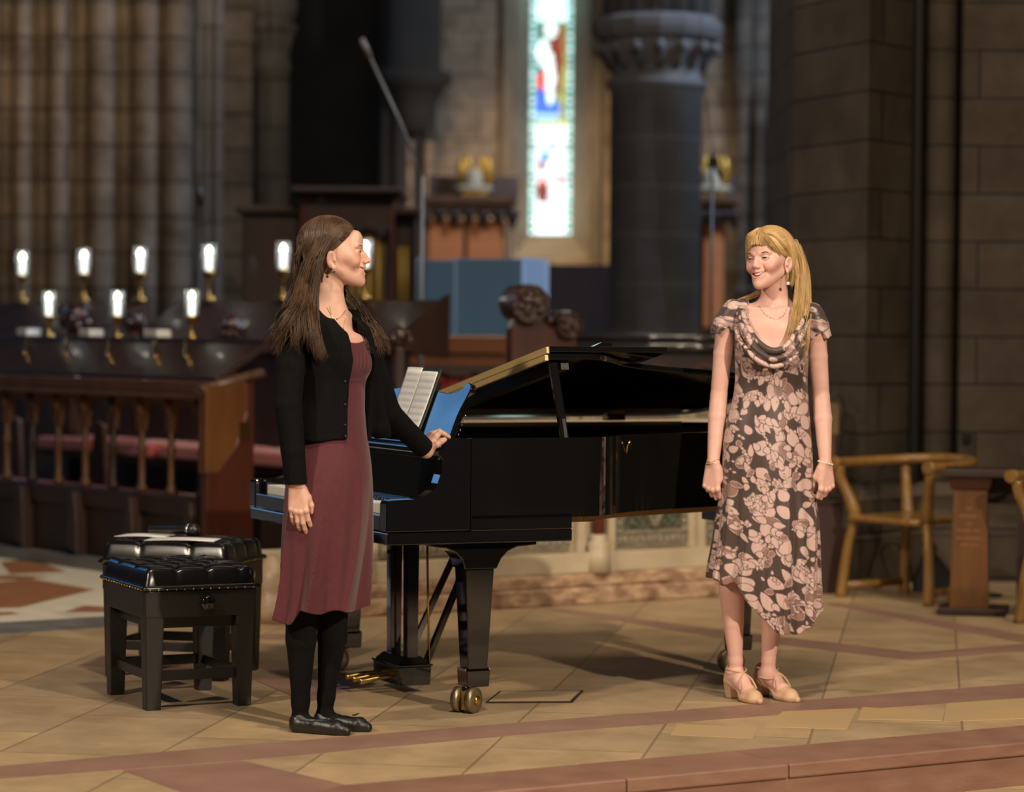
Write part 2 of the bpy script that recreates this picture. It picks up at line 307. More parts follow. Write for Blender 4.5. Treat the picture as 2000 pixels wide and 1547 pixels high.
# stained glass: leaded panes, colour by pane
def glass():
    nx, nz = 30, 400; zt = wt; V = []; C = []
    hpx = (wt - wb)
    def col(u, t):   # u 0..1 across, t metres above sill in photo pixels /173
        y = 455 - t * 173.3; x = 1036 + u * 82
        R = ((.85, .95, .98), 1.0)
        k = (.02, .05, .04)
        if u < .09 or u > .91:
            return ((.25, .6, .55) if int(y / 13) % 2 else (.5, .75, .8)) if (y % 13) > 3 else k
        if u < .13 or u > .87: return (.03, .10, .08)
        if y > 438: return (.75, .9, 1.0)
        if y > 434: return (.25, .4, .45)
        if y > 414: return (.9, 1, 1)
        if y > 410: return (.3, .45, .5)
        if y > 393: return (.8, .95, .95)
        def el(cx, cy, rx, ry): return ((x - cx) / rx) ** 2 + ((y - cy) / ry) ** 2 < 1
        if y > 242:
            if el(1061, 368, 13, 24): return (.10, .02, .02) if y > 355 else (.5, .06, .04)
            if el(1097, 347, 7, 8): return (.75, .08, .08)
            if el(1060, 318, 8, 10): return (.14, .03, .03)
            if el(1066, 300, 12, 12): return (.10, .25, .75)
            if el(1079, 277, 9, 5): return (.12, .22, .6)
            if el(1068, 288, 7, 7): return (.85, .88, 1)
            if el(1080, 318, 10, 8): return (.95, .93, .75)
            if el(1095, 380, 16, 24): return (.8, .88, .95)
            if el(1075, 388, 12, 8): return (.35, .35, .42)
            if el(1057, 254, 13, 12) or el(1098, 254, 12, 14): return (.85, .95, 1)
            return (.62, .68, .80) if (int(x / 9) + int(y / 14)) % 2 else (.5, .56, .66)
        if el(1109, 237, 7, 8): return (.85, .55, .05)
        if y > 228: return (.5, .6, .25) if (x // 7) % 2 else (.3, .42, .3)
        if y > 215 and x < 1090: return (.25, .5, .9)
        if el(1075, 145, 9, 52): return (.8, 1, .98)
        if el(1060, 95, 12, 28): return (.8, 1, .97)
        if el(1075, 50, 12, 16): return (.85, 1, .97)
        if el(1056, 108, 7, 16): return (.02, .15, .6)
        if el(1059, 150, 9, 17): return (.9, .03, .03)
        if el(1058, 190, 11, 32) or (el(1080, 205, 16, 14)): return (.02, .10, .6)
        if abs((x - 1106) + (y - 110) * .10) < 5 and y > 95: return (.32, .30, .05)
        if el(1085, 110, 13, 70): return (.16, .015, .01)
        if el(1100, 85, 12, 50) and y > 30: return (.22, .13, .03)
        if y < 32: return (.55, .88, .80) if (int(x / 11) + int(y / 9)) % 3 else (.75, 1, .95)
        return (.02, .06, .05) if (int(x / 10) + int(y / 15)) % 2 else (.10, .25, .2)
    for j in range(nz + 1):
        for i in range(nx + 1): V.append((wl + (wr - wl) * i / nx, 0, wb + (zt - wb) * j / nz))
    Fc = []; fc = []
    for j in range(nz):
        for i in range(nx):
            Fc.append((j * (nx + 1) + i, j * (nx + 1) + i + 1, (j + 1) * (nx + 1) + i + 1, (j + 1) * (nx + 1) + i))
            fc.append(col((i + .5) / nx, (zt - wb) * (j + .5) / nz))
    me = bpy.data.meshes.new('stained_glass'); me.from_pydata(V, [], Fc); at = me.color_attributes.new('pane', 'FLOAT_COLOR', 'CORNER')
    at.data.foreach_set('color', np.repeat(np.array([(c[0], c[1], c[2], 1) for c in fc], dtype=np.float32), 4, axis=0).ravel())
    m = mat('daylit stained glass', (.5, .5, .5), attr='pane', emit=1.05, rough=.3); me.materials.append(m)
    o = bpy.data.objects.new('window_1', me); COL.objects.link(o); o.location = (0, wy1 - .12, 0); o['kind'] = 'structure'
    so = o.modifiers.new('s', 'SOLIDIFY'); so.thickness = .01
    mb = MB()
    z = wb
    while z < wt: mb.box(wl, wr, -.01, .01, z - .006, z + .006); z += .33
    b = mb.build('window_bars', mat('lead', (.02, .02, .02), rough=.6), o); b.location = (0, -.02, 0)
glass()
# horizontal string course + tall dark recess left of the window
dk = 29.6
def boxpx(name, x0, x1, y0, y1, d, thick, m, kind='structure', bevel=0, parent=None):   # a block whose front face spans those pixels at depth d
    a = W(x0, y1, d); b = W(x1, y0, d); o = MB().box(a.x, b.x, d, d + thick, a.z, b.z).build(name, m, parent, bevel=bevel); 
    if kind: o['kind'] = kind
    return o
# vaulting shafts and corbelled pier against the back wall (dark, between 740 and 900)
def pier_profile(bumps, base=.25, n=10):    # bumps: list of (x0, x1, depth)
    P = []
    for (a, b, dep) in bumps:
        for k in range(n + 1):
            t = PI * k / n; P.append(((a + b) / 2 - (b - a) / 2 * math.cos(t), -dep * math.sin(t)))
    P.append((bumps[-1][1], 1.2)); P.append((bumps[0][0], 1.2)); return P
d = 29.0; X = lambda x, d=29.0: W(x, 300, d).x
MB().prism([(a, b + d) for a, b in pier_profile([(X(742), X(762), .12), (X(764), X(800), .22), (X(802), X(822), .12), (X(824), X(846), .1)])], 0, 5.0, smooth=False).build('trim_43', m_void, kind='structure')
MB().prism([(a, b + d) for a, b in pier_profile([(X(790), X(812), .12), (X(826), X(850), .16)])], 0, 3.4).build('trim_44', s_back, kind='structure')
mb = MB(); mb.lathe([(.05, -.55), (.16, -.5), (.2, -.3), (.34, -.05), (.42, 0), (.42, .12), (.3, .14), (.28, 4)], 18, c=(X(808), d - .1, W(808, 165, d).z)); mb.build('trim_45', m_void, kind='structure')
# blind arcade at the right of the column (x 1400-1540)
d = 27.0; X = lambda x: W(x, 300, 27.0).x
boxpx('wall_arcade', 1372, 1560, -200, 900, d + .2, .4, s_warm)
bpy.data.objects['wall_arcade'].location.z = 0
for i, (a, b) in enumerate(((1440, 1462), (1470, 1496), (1515, 1530))):
    mb = MB(); xc = (X(a) + X(b)) / 2; r = (X(b) - X(a)) / 2; zc = W(a, 240, d).z; zb = W(a, 640, d).z
    mb.lathe([(r, 0), (r, zc), (r * 1.2, zc + .02), (r, zc + .05), (r * 1.3, zc + .25), (r * 2, zc + .38), (r * 2.1, zc + .48), (r * 1.5, zc + .5), (r * 1.5, zc + 3)], 16, c=(xc, d, 0)); mb.lathe([(r * 1.35, zb + .35), (r * 1.35, zb + .42)], 16, c=(xc, d, 0))
    mb.build('trim_%d' % (46 + i), s_warm, kind='structure')
# ---- left compound pier
d = 21.5; X = lambda x: W(x, 300, 21.5).x
cols = [(-90, -40), (-38, -2), (0, 18), (24, 62), (70, 92), (92, 138), (146, 168), (170, 226), (232, 254), (256, 314), (316, 372)]
MB().prism([(a, b + d) for a, b in pier_profile([(X(a), X(b), (X(b) - X(a)) * .58) for a, b in cols])], 0, 9, smooth=False).build('trim_50', s_warm, kind='structure')
cols = [(374, 388), (390, 406), (408, 428)]
MB().prism([(a, b + d + .25) for a, b in pier_profile([(X(a), X(b), (X(b) - X(a)) * .5) for a, b in cols])], 0, 9).build('trim_51', s_grey, kind='structure')
a = X(428); b = X(484); MB().box(a, b, d + .3, d + 1.4, 0, 9).build('wall_pier', s_warm, kind='structure')
# round respond shaft with its capital
def capital(name, xc, d, r, zneck, zaba, m, n=28, leafn=12, top=True, shaft_r=None):
    mb = MB(); H = zaba - zneck
    mb.lathe([(r, 0), (r, zneck - .06), (r * 1.07, zneck - .05), (r * 1.10, zneck - .02), (r * 1.07, zneck + .01), (r * .99, zneck + .03), (r * 1.0, zneck + H * .35), (r * 1.10, zneck + H * .7), (r * 1.22, zaba)], n, c=(xc, d, 0))
    k8 = 8; pr = []
    for q, (rr, z) in enumerate([(1.18, 0), (1.30, .04), (1.36, .10), (1.36, .16), (1.22, .20)]): pr.append((r * rr / math.cos(PI / 8) * .97, zaba + z))
    mb.lathe(pr, k8 * 2, c=(xc, d, 0), smooth=False)
    for k in range(leafn):       # curled leaves under the abacus
        a = 2 * PI * k / leafn; ca, sa = math.cos(a), math.sin(a)
        pts = [(xc + ca * r * q, d + sa * r * q, zneck + H * z) for q, z in ((.98, .3), (1.05, .55), (1.18, .8), (1.34, .86), (1.36, .7))]
        mb.tube(pts, [r * .07, r * .12, r * .14, r * .12, r * .06], 7)
    return mb
mb = capital('c', (X(484) + X(553)) / 2, d + .55, (X(553) - X(484)) / 2, W(520, 112, d).z, W(520, 22, d).z, s_grey)
mb.build('trim_52', s_grey, kind='structure')
# ---- big round column
d = 20.5; xl, xr = W(1191, 400, d).x, W(1371, 400, d).x; r = (xr - xl) / 2; xc = (xl + xr) / 2; dc = d + .1
mb = capital('c', xc, dc, r, W(1280, 160, d).z, W(1280, 84, d).z, s_col, 40, 16)
zt = W(1280, 55, d).z
for k in range(9):
    a = PI + PI * k / 8; mb.lathe([(.10, 0), (.10, 5)], 12, c=(xc + math.cos(a) * r * .9, dc + math.sin(a) * r * .9, zt))
mb.lathe([(r * .85, zt), (r * .85, zt + 5)], 20, c=(xc, dc, 0)); mb.build('trim_53', s_col, kind='structure')
# ---- right pier (nearer)
PD = G(1690, 1150); d = PD.y + .24
xL = W(1545, 600, d + .75).x; pL = (xL, d + .75); pc = (W(1692, 600, d).x, d)
R1 = (W(1782, 600, d + .42).x, d + .42)
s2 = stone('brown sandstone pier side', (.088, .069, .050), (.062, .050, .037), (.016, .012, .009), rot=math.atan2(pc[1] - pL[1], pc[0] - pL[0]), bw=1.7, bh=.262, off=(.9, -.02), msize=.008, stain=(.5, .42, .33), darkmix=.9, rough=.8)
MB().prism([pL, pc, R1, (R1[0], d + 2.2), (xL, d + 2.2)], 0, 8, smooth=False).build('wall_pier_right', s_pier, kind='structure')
# roll shaft
mb = MB(); P = []; xa, xb = W(1800, 600, d + .5).x, W(1862, 600, d + .5).x
for k in range(13): t = PI * k / 12; P.append(((xa + xb) / 2 - (xb - xa) / 2 * math.cos(t), d + .5 - .10 * math.sin(t)))
P += [(xb, d + 1.5), (xa, d + 1.5)]; MB().prism(P, 0, 8).build('trim_54', s_pier, kind='structure')
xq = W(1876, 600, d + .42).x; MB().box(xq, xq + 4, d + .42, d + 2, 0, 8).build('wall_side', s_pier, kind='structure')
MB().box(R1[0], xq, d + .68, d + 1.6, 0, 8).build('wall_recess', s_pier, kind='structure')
# stepped base mouldings of the pier
def base_ring(name, off, z0, z1, topoff):
    A = [(pL[0] - off, pL[1]), (pc[0] - off * .3, pc[1] - off), (R1[0] + off * .2, R1[1] - off), (xq + 4, d + .42 - off), (xq + 4, d + 1.5), (pL[0], d + 1.5)]
    B = [(pL[0] - topoff, pL[1]), (pc[0] - topoff * .3, pc[1] - topoff), (R1[0] + topoff * .2, R1[1] - topoff), (xq + 4, d + .42 - topoff), (xq + 4, d + 1.5), (pL[0], d + 1.5)]
    n = len(A); V = [(p[0], p[1], z0) for p in A] + [(p[0], p[1], z1) for p in B]
    MB().add(V, [tuple(range(n)), tuple(range(2 * n - 1, n - 1, -1))] + [(i, (i + 1) % n, n + (i + 1) % n, n + i) for i in range(n)]).build(name, s_pier, kind='structure', bevel=.006)
base_ring('baseboard_pier', .20, 0, .26, .20); base_ring('baseboard_pier_2', .17, .26, .40, .13); base_ring('baseboard_pier_3', .13, .40, .46, .14); base_ring('baseboard_pier_4', .08, .46, .53, .02)
m_pipe = mat('grey painted pipe', (.045, .047, .048), rough=.5)
pz = W(1785, 895, d + .4).z
o = tag(MB().tube([(R1[0] + .012, R1[1] - .035, .54), (R1[0] + .012, R1[1] - .035, 7.5)], .026, 12).build('wall_conduit', m_pipe), 'grey vertical conduit pipe running up the stone pier', 'pipe')
zz = W(1886, 854, d + .4).z; xx = W(1886, 854, d + .42).x
o = thing('socket_box', (xx, d + .42, zz), 0, 'small black socket box fixed low on the stone wall', 'socket')
MB().box(-.022, .022, -.03, 0, -.03, .03).build('back_box', mat('black plastic', (.012, .012, .012), rough=.4), o, bevel=.003)
MB().box(-.014, .014, -.036, -.028, -.018, .018).build('socket_plate', MATS['black plastic'], o, bevel=.002)
# glowing blue panel on the far left wall, added out of view for the lacquer to reflect
m_blue = mat('added blue glow', (.006, .03, .10), (.20, .50, .95), 4.5, emit=1.7, stretch=(1, 2.5, .6))
MB().box(-13.99, -13.93, 21.5, 26.5, 4.0, 10.5).build('added_glow_panel', m_blue, kind='structure')
# ================================================================ the grand piano
m_blk = mat('polished ebony lacquer', (.006, .0055, .005), rough=.06, coat=.6, spec=.6)
m_brass = mat('brass', (.62, .42, .14), (.5, .33, .1), 12, .25, metal=1)
m_keyw = mat('white key', (.78, .76, .70), rough=.25)
m_tanw = mat('tan inner rim wood', (.42, .29, .16), (.36, .24, .13), 8, .45)
m_ochw = mat('ochre beam wood', (.42, .25, .09), (.36, .20, .07), 6, .4)
m_iron = mat('gold painted iron frame', (.30, .22, .09), rough=.4, metal=.6)
m_felt = mat('dark felt', (.02, .016, .014), rough=.9)
m_steel = mat('steel', (.6, .6, .6), rough=.25, metal=1)
PX, PY, PYAW = -.383, 9.897, .428
piano = thing('grand_piano', (PX, PY, 0), PYAW, 'black polished grand piano, lid propped low, between the two women', 'piano')
cs = [(.34, -.72), (.40, -.718), (.455, -.70), (.51, -.66), (.58, -.595), (.68, -.53), (.85, -.455), (1.05, -.39), (1.25, -.30), (1.42, -.18), (1.56, -.03), (1.66, .14), (1.71, .32), (1.71, .48), (1.66, .62), (1.57, .69), (1.45, .72)]
outl = cr_path([(x, y, 0) for x, y in cs], 5); outl = [(p.x, p.y) for p in outl]
full = [(-.06, -.72)] + outl + [(-.06, .72)]
def inset(P, d):
    n = len(P); out = []
    for i in range(n):
        a = Vector(P[i - 1]) if i else None; b = Vector(P[i]); c = Vector(P[i + 1]) if i < n - 1 else None
        t = ((c - b) if a is None else (b - a) if c is None else (c - a)).normalized(); out.append((b.x - t.y * d, b.y + t.x * d))
    return out
def band(P, d, z0, z1, mb=None):      # open wall strip of thickness d
    mb = mb or MB(); Q = inset(P, d); n = len(P)
    V = [(p[0], p[1], z0) for p in P] + [(p[0], p[1], z1) for p in P] + [(p[0], p[1], z0) for p in Q] + [(p[0], p[1], z1) for p in Q]
    for i in range(n - 1):
        j = i + 1
        mb.add([V[i], V[j], V[n + j], V[n + i], V[2 * n + i], V[2 * n + j], V[3 * n + j], V[3 * n + i]], [(0, 1, 2, 3)], True)
        mb.add([V[2 * n + i], V[2 * n + j], V[3 * n + j], V[3 * n + i]], [(3, 2, 1, 0)], True)
        mb.add([V[n + i], V[n + j], V[3 * n + j], V[3 * n + i]], [(0, 1, 2, 3)]); mb.add([V[i], V[j], V[2 * n + j], V[2 * n + i]], [(3, 2, 1, 0)])
    mb.add([V[0], V[n], V[3 * n], V[2 * n]], [(0, 1, 2, 3)]); mb.add([V[n - 1], V[2 * n - 1], V[4 * n - 1], V[3 * n - 1]], [(3, 2, 1, 0)])
    return mb
band(full, .045, .685, .965).build('rim', m_blk, piano)
band(inset(full, .048), .03, .86, .95).build('inner_rim', m_felt, piano)
MB().box(-.04, 1.5, .655, .672, .951, .969).build('inner_rim_strip', m_tanw, piano)['label'] = 'tan wooden strip along the far inner rim'
MB().prism(inset(full, .05), .80, .815).build('soundboard', m_tanw, piano)
MB().prism(inset([(.3, -.70)] + outl[8:] + [(.3, .72)], .07), .66, .80).build('back_frame', m_ochw, piano)['label'] = 'ochre wooden beams under the case'
mb = MB(); mb.prism(inset(full, .09), .845, .86)
mb.build('iron_frame', m_iron, piano)
# front arms: profile in XZ
def arm(y0, y1, name):
    P = [(-.375, .645), (-.375, .742), (-.368, .752), (-.345, .755), (-.27, .757), (-.235, .765), (-.205, .785), (-.185, .81), (-.175, .84), (-.172, .87), (-.17, .89), (-.18, .905), (-.183, .925), (-.17, .935), (-.165, .965), (-.0605, .965), (-.0605, .645)]
    R = Matrix(((1, 0, 0, 0), (0, 0, -1, 0), (0, 1, 0, 0), (0, 0, 0, 1)))
    return MB().prism([(x, z) for x, z in P], -y1, -y0, M=R).build(name, m_blk, piano, bevel=.004)
arm(-.72, -.655, 'arm'); arm(.655, .72, 'arm')
MB().box(-.37, .33, -.722, .722, .60, .642).box(-.06, .33, -.72, .72, .642, .70).build('key_bed', m_blk, piano, bevel=.004)
MB().box(-.372, -.345, -.652, .652, .645, .70).build('key_slip', m_blk, piano, bevel=.003)
for s in (-1, 1): MB().box(-.345, -.19, s * .632 - .02, s * .632 + .02, .645, .752).build('key_block', m_blk, piano, bevel=.004)
wk = MB().box(-.34, -.185, -.0112, .0112, .70, .735).build('white_key', m_keyw, piano, bevel=.0015); kd = .61 / 26
wk.location = (0, -.61 + kd / 2, 0)
for i in range(1, 52): c = wk.copy(); COL.objects.link(c); c.parent = piano; c.location = (0, -.61 + kd * (i + .5), 0)
bk = None; m_bkey = mat('black key', (.012, .012, .012), rough=.2)
for i in range(51):
    # from the treble end: C at 0, then B A G F E D C ...
    if i == 0 or (i - 1) % 7 in (3, 6): continue
    if bk is None: bk = MB().taper((-.235, 0, .735), (.10, .011), (-.233, 0, .748), (.094, .009)).build('black_key', m_bkey, piano); c = bk
    else: c = bk.copy(); COL.objects.link(c); c.parent = piano
    c.location = (0, -.61 + kd * (i + 1), 0)
MB().prism([(-.19, .735), (-.165, .735), (-.125, .88), (-.11, .905), (-.135, .912), (-.155, .888)], -.653, .653, M=Matrix(((1, 0, 0, 0), (0, 0, -1, 0), (0, 1, 0, 0), (0, 0, 0, 1)))).build('fall_board', m_blk, piano, bevel=.002)
MB().box(-.16, -.02, -.653, .653, .905, .925).build('music_shelf', m_blk, piano, bevel=.003)
MB().box(-.13, .12, -.60, .60, .925, .94).build('desk_tray', m_blk, piano, bevel=.003)
# music desk: scalloped polished panel leaning back
tl = math.radians(21); md = [(-.47, 0), (-.47, .10), (-.495, .17), (-.50, .205), (-.47, .222), (-.44, .215), (-.41, .19), (-.30, .178), (-.15, .19), (0, .198), (.15, .19), (.28, .178), (.42, .19), (.46, .215), (.49, .222), (.515, .205), (.51, .17), (.49, .10), (.49, 0)]
pp = cr_path([(a, b, 0) for a, b in md], 3)
Rm = Matrix.Translation((-.03, 0, .942)) @ Matrix.Rotation(tl, 4, 'Y') @ Matrix(((0, 0, 1, 0), (1, 0, 0, 0), (0, 1, 0, 0), (0, 0, 0, 1)))
MB().prism([(p.x, p.y) for p in pp], -.012, .012, M=Rm, smooth=True).build('music_desk', m_blk, piano, bevel=.003)
mb = MB()
for k in range(6): q = Rm @ Vector((-.478, .015 + .018 * k, .014)); mb.ball(q, .0042, 8)
mb.build('desk_hinge_studs', m_steel, piano)
# lid
beta = math.asin((1.235 - .975) / 1.44); LM = Matrix.Translation((0, .73, .975)) @ Matrix.Rotation(-beta, 4, 'X') @ Matrix.Translation((0, -.73, 0))
lidP = [(.24, -.735)] + inset(outl, -.012) + [(.24, .73)]
lid = MB().prism(lidP, 0, .022, M=LM).build('lid', m_blk, piano, bevel=.004)
MB().prism([(.245, -.735), (.715, -.735), (.715, .73), (.245, .73)], .026, .048, M=LM).build('front_flap', m_blk, lid, bevel=.004)
mb = MB(); mb.prism([(.228, -.725), (.241, -.725), (.241, .72), (.228, .72)], -.002, .018, M=LM); mb.prism([(.236, -.725), (.246, -.725), (.246, .72), (.236, .72)], .024, .047, M=LM)
mb.build('lid_hinge', mat('satin brass hinge', (.66, .47, .19), rough=.45, metal=.35), lid)['label'] = 'long brass hinge along the fold of the lid'
mb = MB(); mb.prism([(.30, -.70), (.33, -.70), (.33, .68), (.30, .68)], -.03, 0, M=LM); mb.build('lid_rail', mat('dark satin wood', (.02, .018, .017), rough=.4), lid)
a = LM @ Vector((.27, -.69, -.002))
MB().beam((.31, -.695, .955), (.262, -.69, a.z), .02, .03).build('prop_stick', m_blk, piano, bevel=.003)
MB().beam((.312, -.70, .955), (.30, -.70, 1.03), .012, .012).build('prop_socket', m_steel, piano)
MB().tube([(.62, -.565, .90), (.62, -.575, .93), (.63, -.58, .945)], .004, 8).build('lid_hook', m_brass, piano)
MB().box(1.13, 1.21, .60, .66, .975, .998).build('lid_latch', m_brass, piano, bevel=.004)
# legs
def front_leg(s):
    y = s * .617; o = MB()
    R = Matrix(((1, 0, 0, 0), (0, 0, -1, 0), (0, 1, 0, 0), (0, 0, 0, 1)))
    P = [(-.17, .60), (-.17, .585), (-.13, .580), (-.095, .565), (-.07, .54), (-.06, .505), (.062, .505), (.08, .54), (.105, .565), (.14, .580), (.215, .585), (.215, .60)]
    o.prism([(x, z) for x, z in P], -y - .055, -y + .055, M=R)
    return o
def caster(parent, x, y, a, sc=1):
    M = Matrix.Translation((x, y, 0)) @ Matrix.Rotation(a, 4, 'Z') @ Matrix.Scale(sc, 4)
    c = MB().lathe([(.012, .07), (.014, .08), (.014, .085), (.02, .088), (.02, .095)], 12, M=M).beam(M @ Vector((0, 0, .075)), M @ Vector((.035, 0, .045)), .03, .02).box(.012, .05, -.010, .010, .01, .08, M=M).build('caster', m_brass, parent, bevel=.002)
    for s in (-1, 1):
        R = M @ Matrix.Translation((.03, s * .028, .045)) @ Matrix.Rotation(PI / 2, 4, 'X')
        MB().lathe([(.0, -.016), (.02, -.016), (.03, -.013), (.045, -.011), (.045, .011), (.03, .013), (.02, .016), (0, .016)], 24, M=R).build('wheel', mat('worn brass wheel', (.34, .26, .15), (.22, .18, .12), 40, .4, metal=.8), c)
        MB().lathe([(.0, s * -.017), (.017, s * -.017), (.017, s * -.020), (.008, s * -.024), (0, s * -.024)], 16, M=R).build('wheel_hub', m_brass, c)
for s in (-1, 1):
    b = front_leg(s); b.taper((0, s * .617, .15), (.074, .074), (0, s * .617, .505), (.106, .106)); b.taper((0, s * .617, .09), (.085, .085), (0, s * .617, .15), (.09, .09))
    lg = b.build('leg', m_blk, piano, bevel=.004)
    caster(lg, -.01, s * .617, math.radians(215 if s < 0 else 160))
    for q in (-1, 1): MB().beam((q * .0455, s * .617 - .035, .150), (q * .0455, s * .617 + .035, .150), .004, .010).build('ferrule', m_steel, lg)
b = MB().taper((1.412, .0, .15), (.07, .07), (1.412, .0, .60), (.10, .10)); b.taper((1.412, 0, .09), (.08, .08), (1.412, 0, .15), (.085, .085)); b.box(1.30, 1.53, -.11, .11, .60, .66)
lg = b.build('leg', m_blk, piano, bevel=.004); caster(lg, 1.412, 0, math.radians(170))
# pedal lyre
ly = MB()
for s in (-1, 1): ly.taper((-.02, s * .082, .125), (.042, .042), (-.02, s * .082, .60), (.048, .048))
ly.taper((-.02, 0, .03), (.125, .25), (-.02, 0, .10), (.13, .26)); ly.taper((-.02, 0, .10), (.14, .27), (-.02, 0, .108), (.14, .27)); ly.taper((-.02, 0, .108), (.12, .25), (-.02, 0, .135), (.07, .20))
ly = ly.build('pedal_lyre', m_blk, piano, bevel=.003)
for y in (-.07, 0, .07):
    pts = cr_path([(-.08, y, .062), (-.14, y, .058), (-.19, y, .05), (-.215, y, .047)], 4); n = len(pts)
    MB().tube(pts, [.004 + .005 * (i / n) for i in range(n)], 10, flat=1.5).build('pedal', m_brass, ly)
for s in (-1, 1): MB().beam((.04, s * .09, .11), (.27, s * .06, .60), .022, .022).build('brace', m_blk, ly, bevel=.002)
MB().tube([(.045, -.105, .11), (.035, -.10, .60)], .0045, 8).build('pedal_rod', m_brass, ly)
# things on the piano
mus = Matrix.Translation((PX, PY, 0)) @ Matrix.Rotation(PYAW, 4, 'Z') @ Rm
def stave():
    m = bpy.data.materials.new('printed music paper'); m.use_nodes = True; nt = m.node_tree; b = nt.nodes['Principled BSDF']; L = nt.links.new; b.inputs['Roughness'].default_value = .7
    tc = nt.nodes.new('ShaderNodeTexCoord'); sp = nt.nodes.new('ShaderNodeSeparateXYZ'); L(tc.outputs['Object'], sp.inputs[0])
    def ma(op, a, bb=None, cc=None):
        n = nt.nodes.new('ShaderNodeMath'); n.operation = op
        for i, q in enumerate((a, bb, cc)):
            if q is None: continue
            if isinstance(q, (int, float)): n.inputs[i].default_value = q
            else: L(q, n.inputs[i])
        return n.outputs[0]
    y = sp.outputs[1]; x = sp.outputs[0]
    row = ma('FRACT', ma('MULTIPLY', y, 1 / .0255)); inrow = ma('LESS_THAN', row, .42)
    line = ma('LESS_THAN', ma('FRACT', ma('MULTIPLY', row, 12)), .28)
    ax = ma('ABSOLUTE', x); mx1 = ma('GREATER_THAN', ax, .012); mx2 = ma('LESS_THAN', ax, .142)
    vo = nt.nodes.new('ShaderNodeTexVoronoi'); vo.inputs['Scale'].default_value = 210; L(tc.outputs['Object'], vo.inputs[0]); nts = ma('LESS_THAN', vo.outputs[0], .26); r2 = ma('LESS_THAN', row, .6)
    k = ma('MULTIPLY', ma('MAXIMUM', ma('MULTIPLY', inrow, line), ma('MULTIPLY', nts, r2)), ma('MULTIPLY', mx1, mx2))
    mix = nt.nodes.new('ShaderNodeMix'); mix.data_type = 'RGBA'; mix.inputs[6].default_value = (.74, .74, .75, 1); mix.inputs[7].default_value = (.16, .16, .17, 1); L(ma('MULTIPLY', k, .85), mix.inputs[0]); L(mix.outputs[2], b.inputs['Base Color']); return m
m_paper = mat('paper', (.76, .76, .76), rough=.7)
fold = thing('music_folder', mus @ Vector((-.04, 0, 0)), 0, 'open black folder of printed sheet music standing on the piano music desk', 'sheet music')
fm = Matrix.Translation(-(mus @ Vector((-.04, 0, 0)))) @ mus @ Matrix.Translation((-.04, .004, -.018)) @ Matrix.Diagonal((1,1,-1,1))
def page(x0, x1, y0, y1, z, bend):
    def f(u, v): x = x0 + (x1 - x0) * u; return (x, y0 + (y1 - y0) * v, z + bend * (1 - (2 * abs(u - .5)) ** 2) * .6 + .012 * (v - .5) ** 2)
    return MB().grid(f, 12, 8)
o = page(-.165, .165, 0, .262, 0, .0).build('folder_cover', mat('black card', (.012, .02, .018), rough=.5), fold, solid=.003); o.matrix_basis = fm
sm = stave()
for (x0, x1, y1) in ((.004, .152, .262), (-.150, .0, .248)):
    o = page(x0, x1, .004, y1, .005, .006).build('page', sm, fold, solid=.0006); o.matrix_basis = fm
# black folded stand lying on the lid
q = piano.matrix_basis
fl = Matrix.Translation((PX, PY, 0)) @ Matrix.Rotation(PYAW, 4, 'Z') @ LM @ Vector((.56, -.40, .049))
o = thing('lamp_wedge', fl, PYAW, 'small black wedge-shaped object lying on top of the piano lid', 'wedge'); o.name = 'black_wedge'
MB().prism([(-.11, 0), (.035, .066), (.075, .062), (.08, 0)], -.05, .05, M=Matrix.Rotation(-beta, 4, 'X') @ Matrix(((1, 0, 0, 0), (0, 0, -1, 0), (0, 1, 0, 0), (0, 0, 0, 1)))).build('body', m_blk, o, bevel=.002)
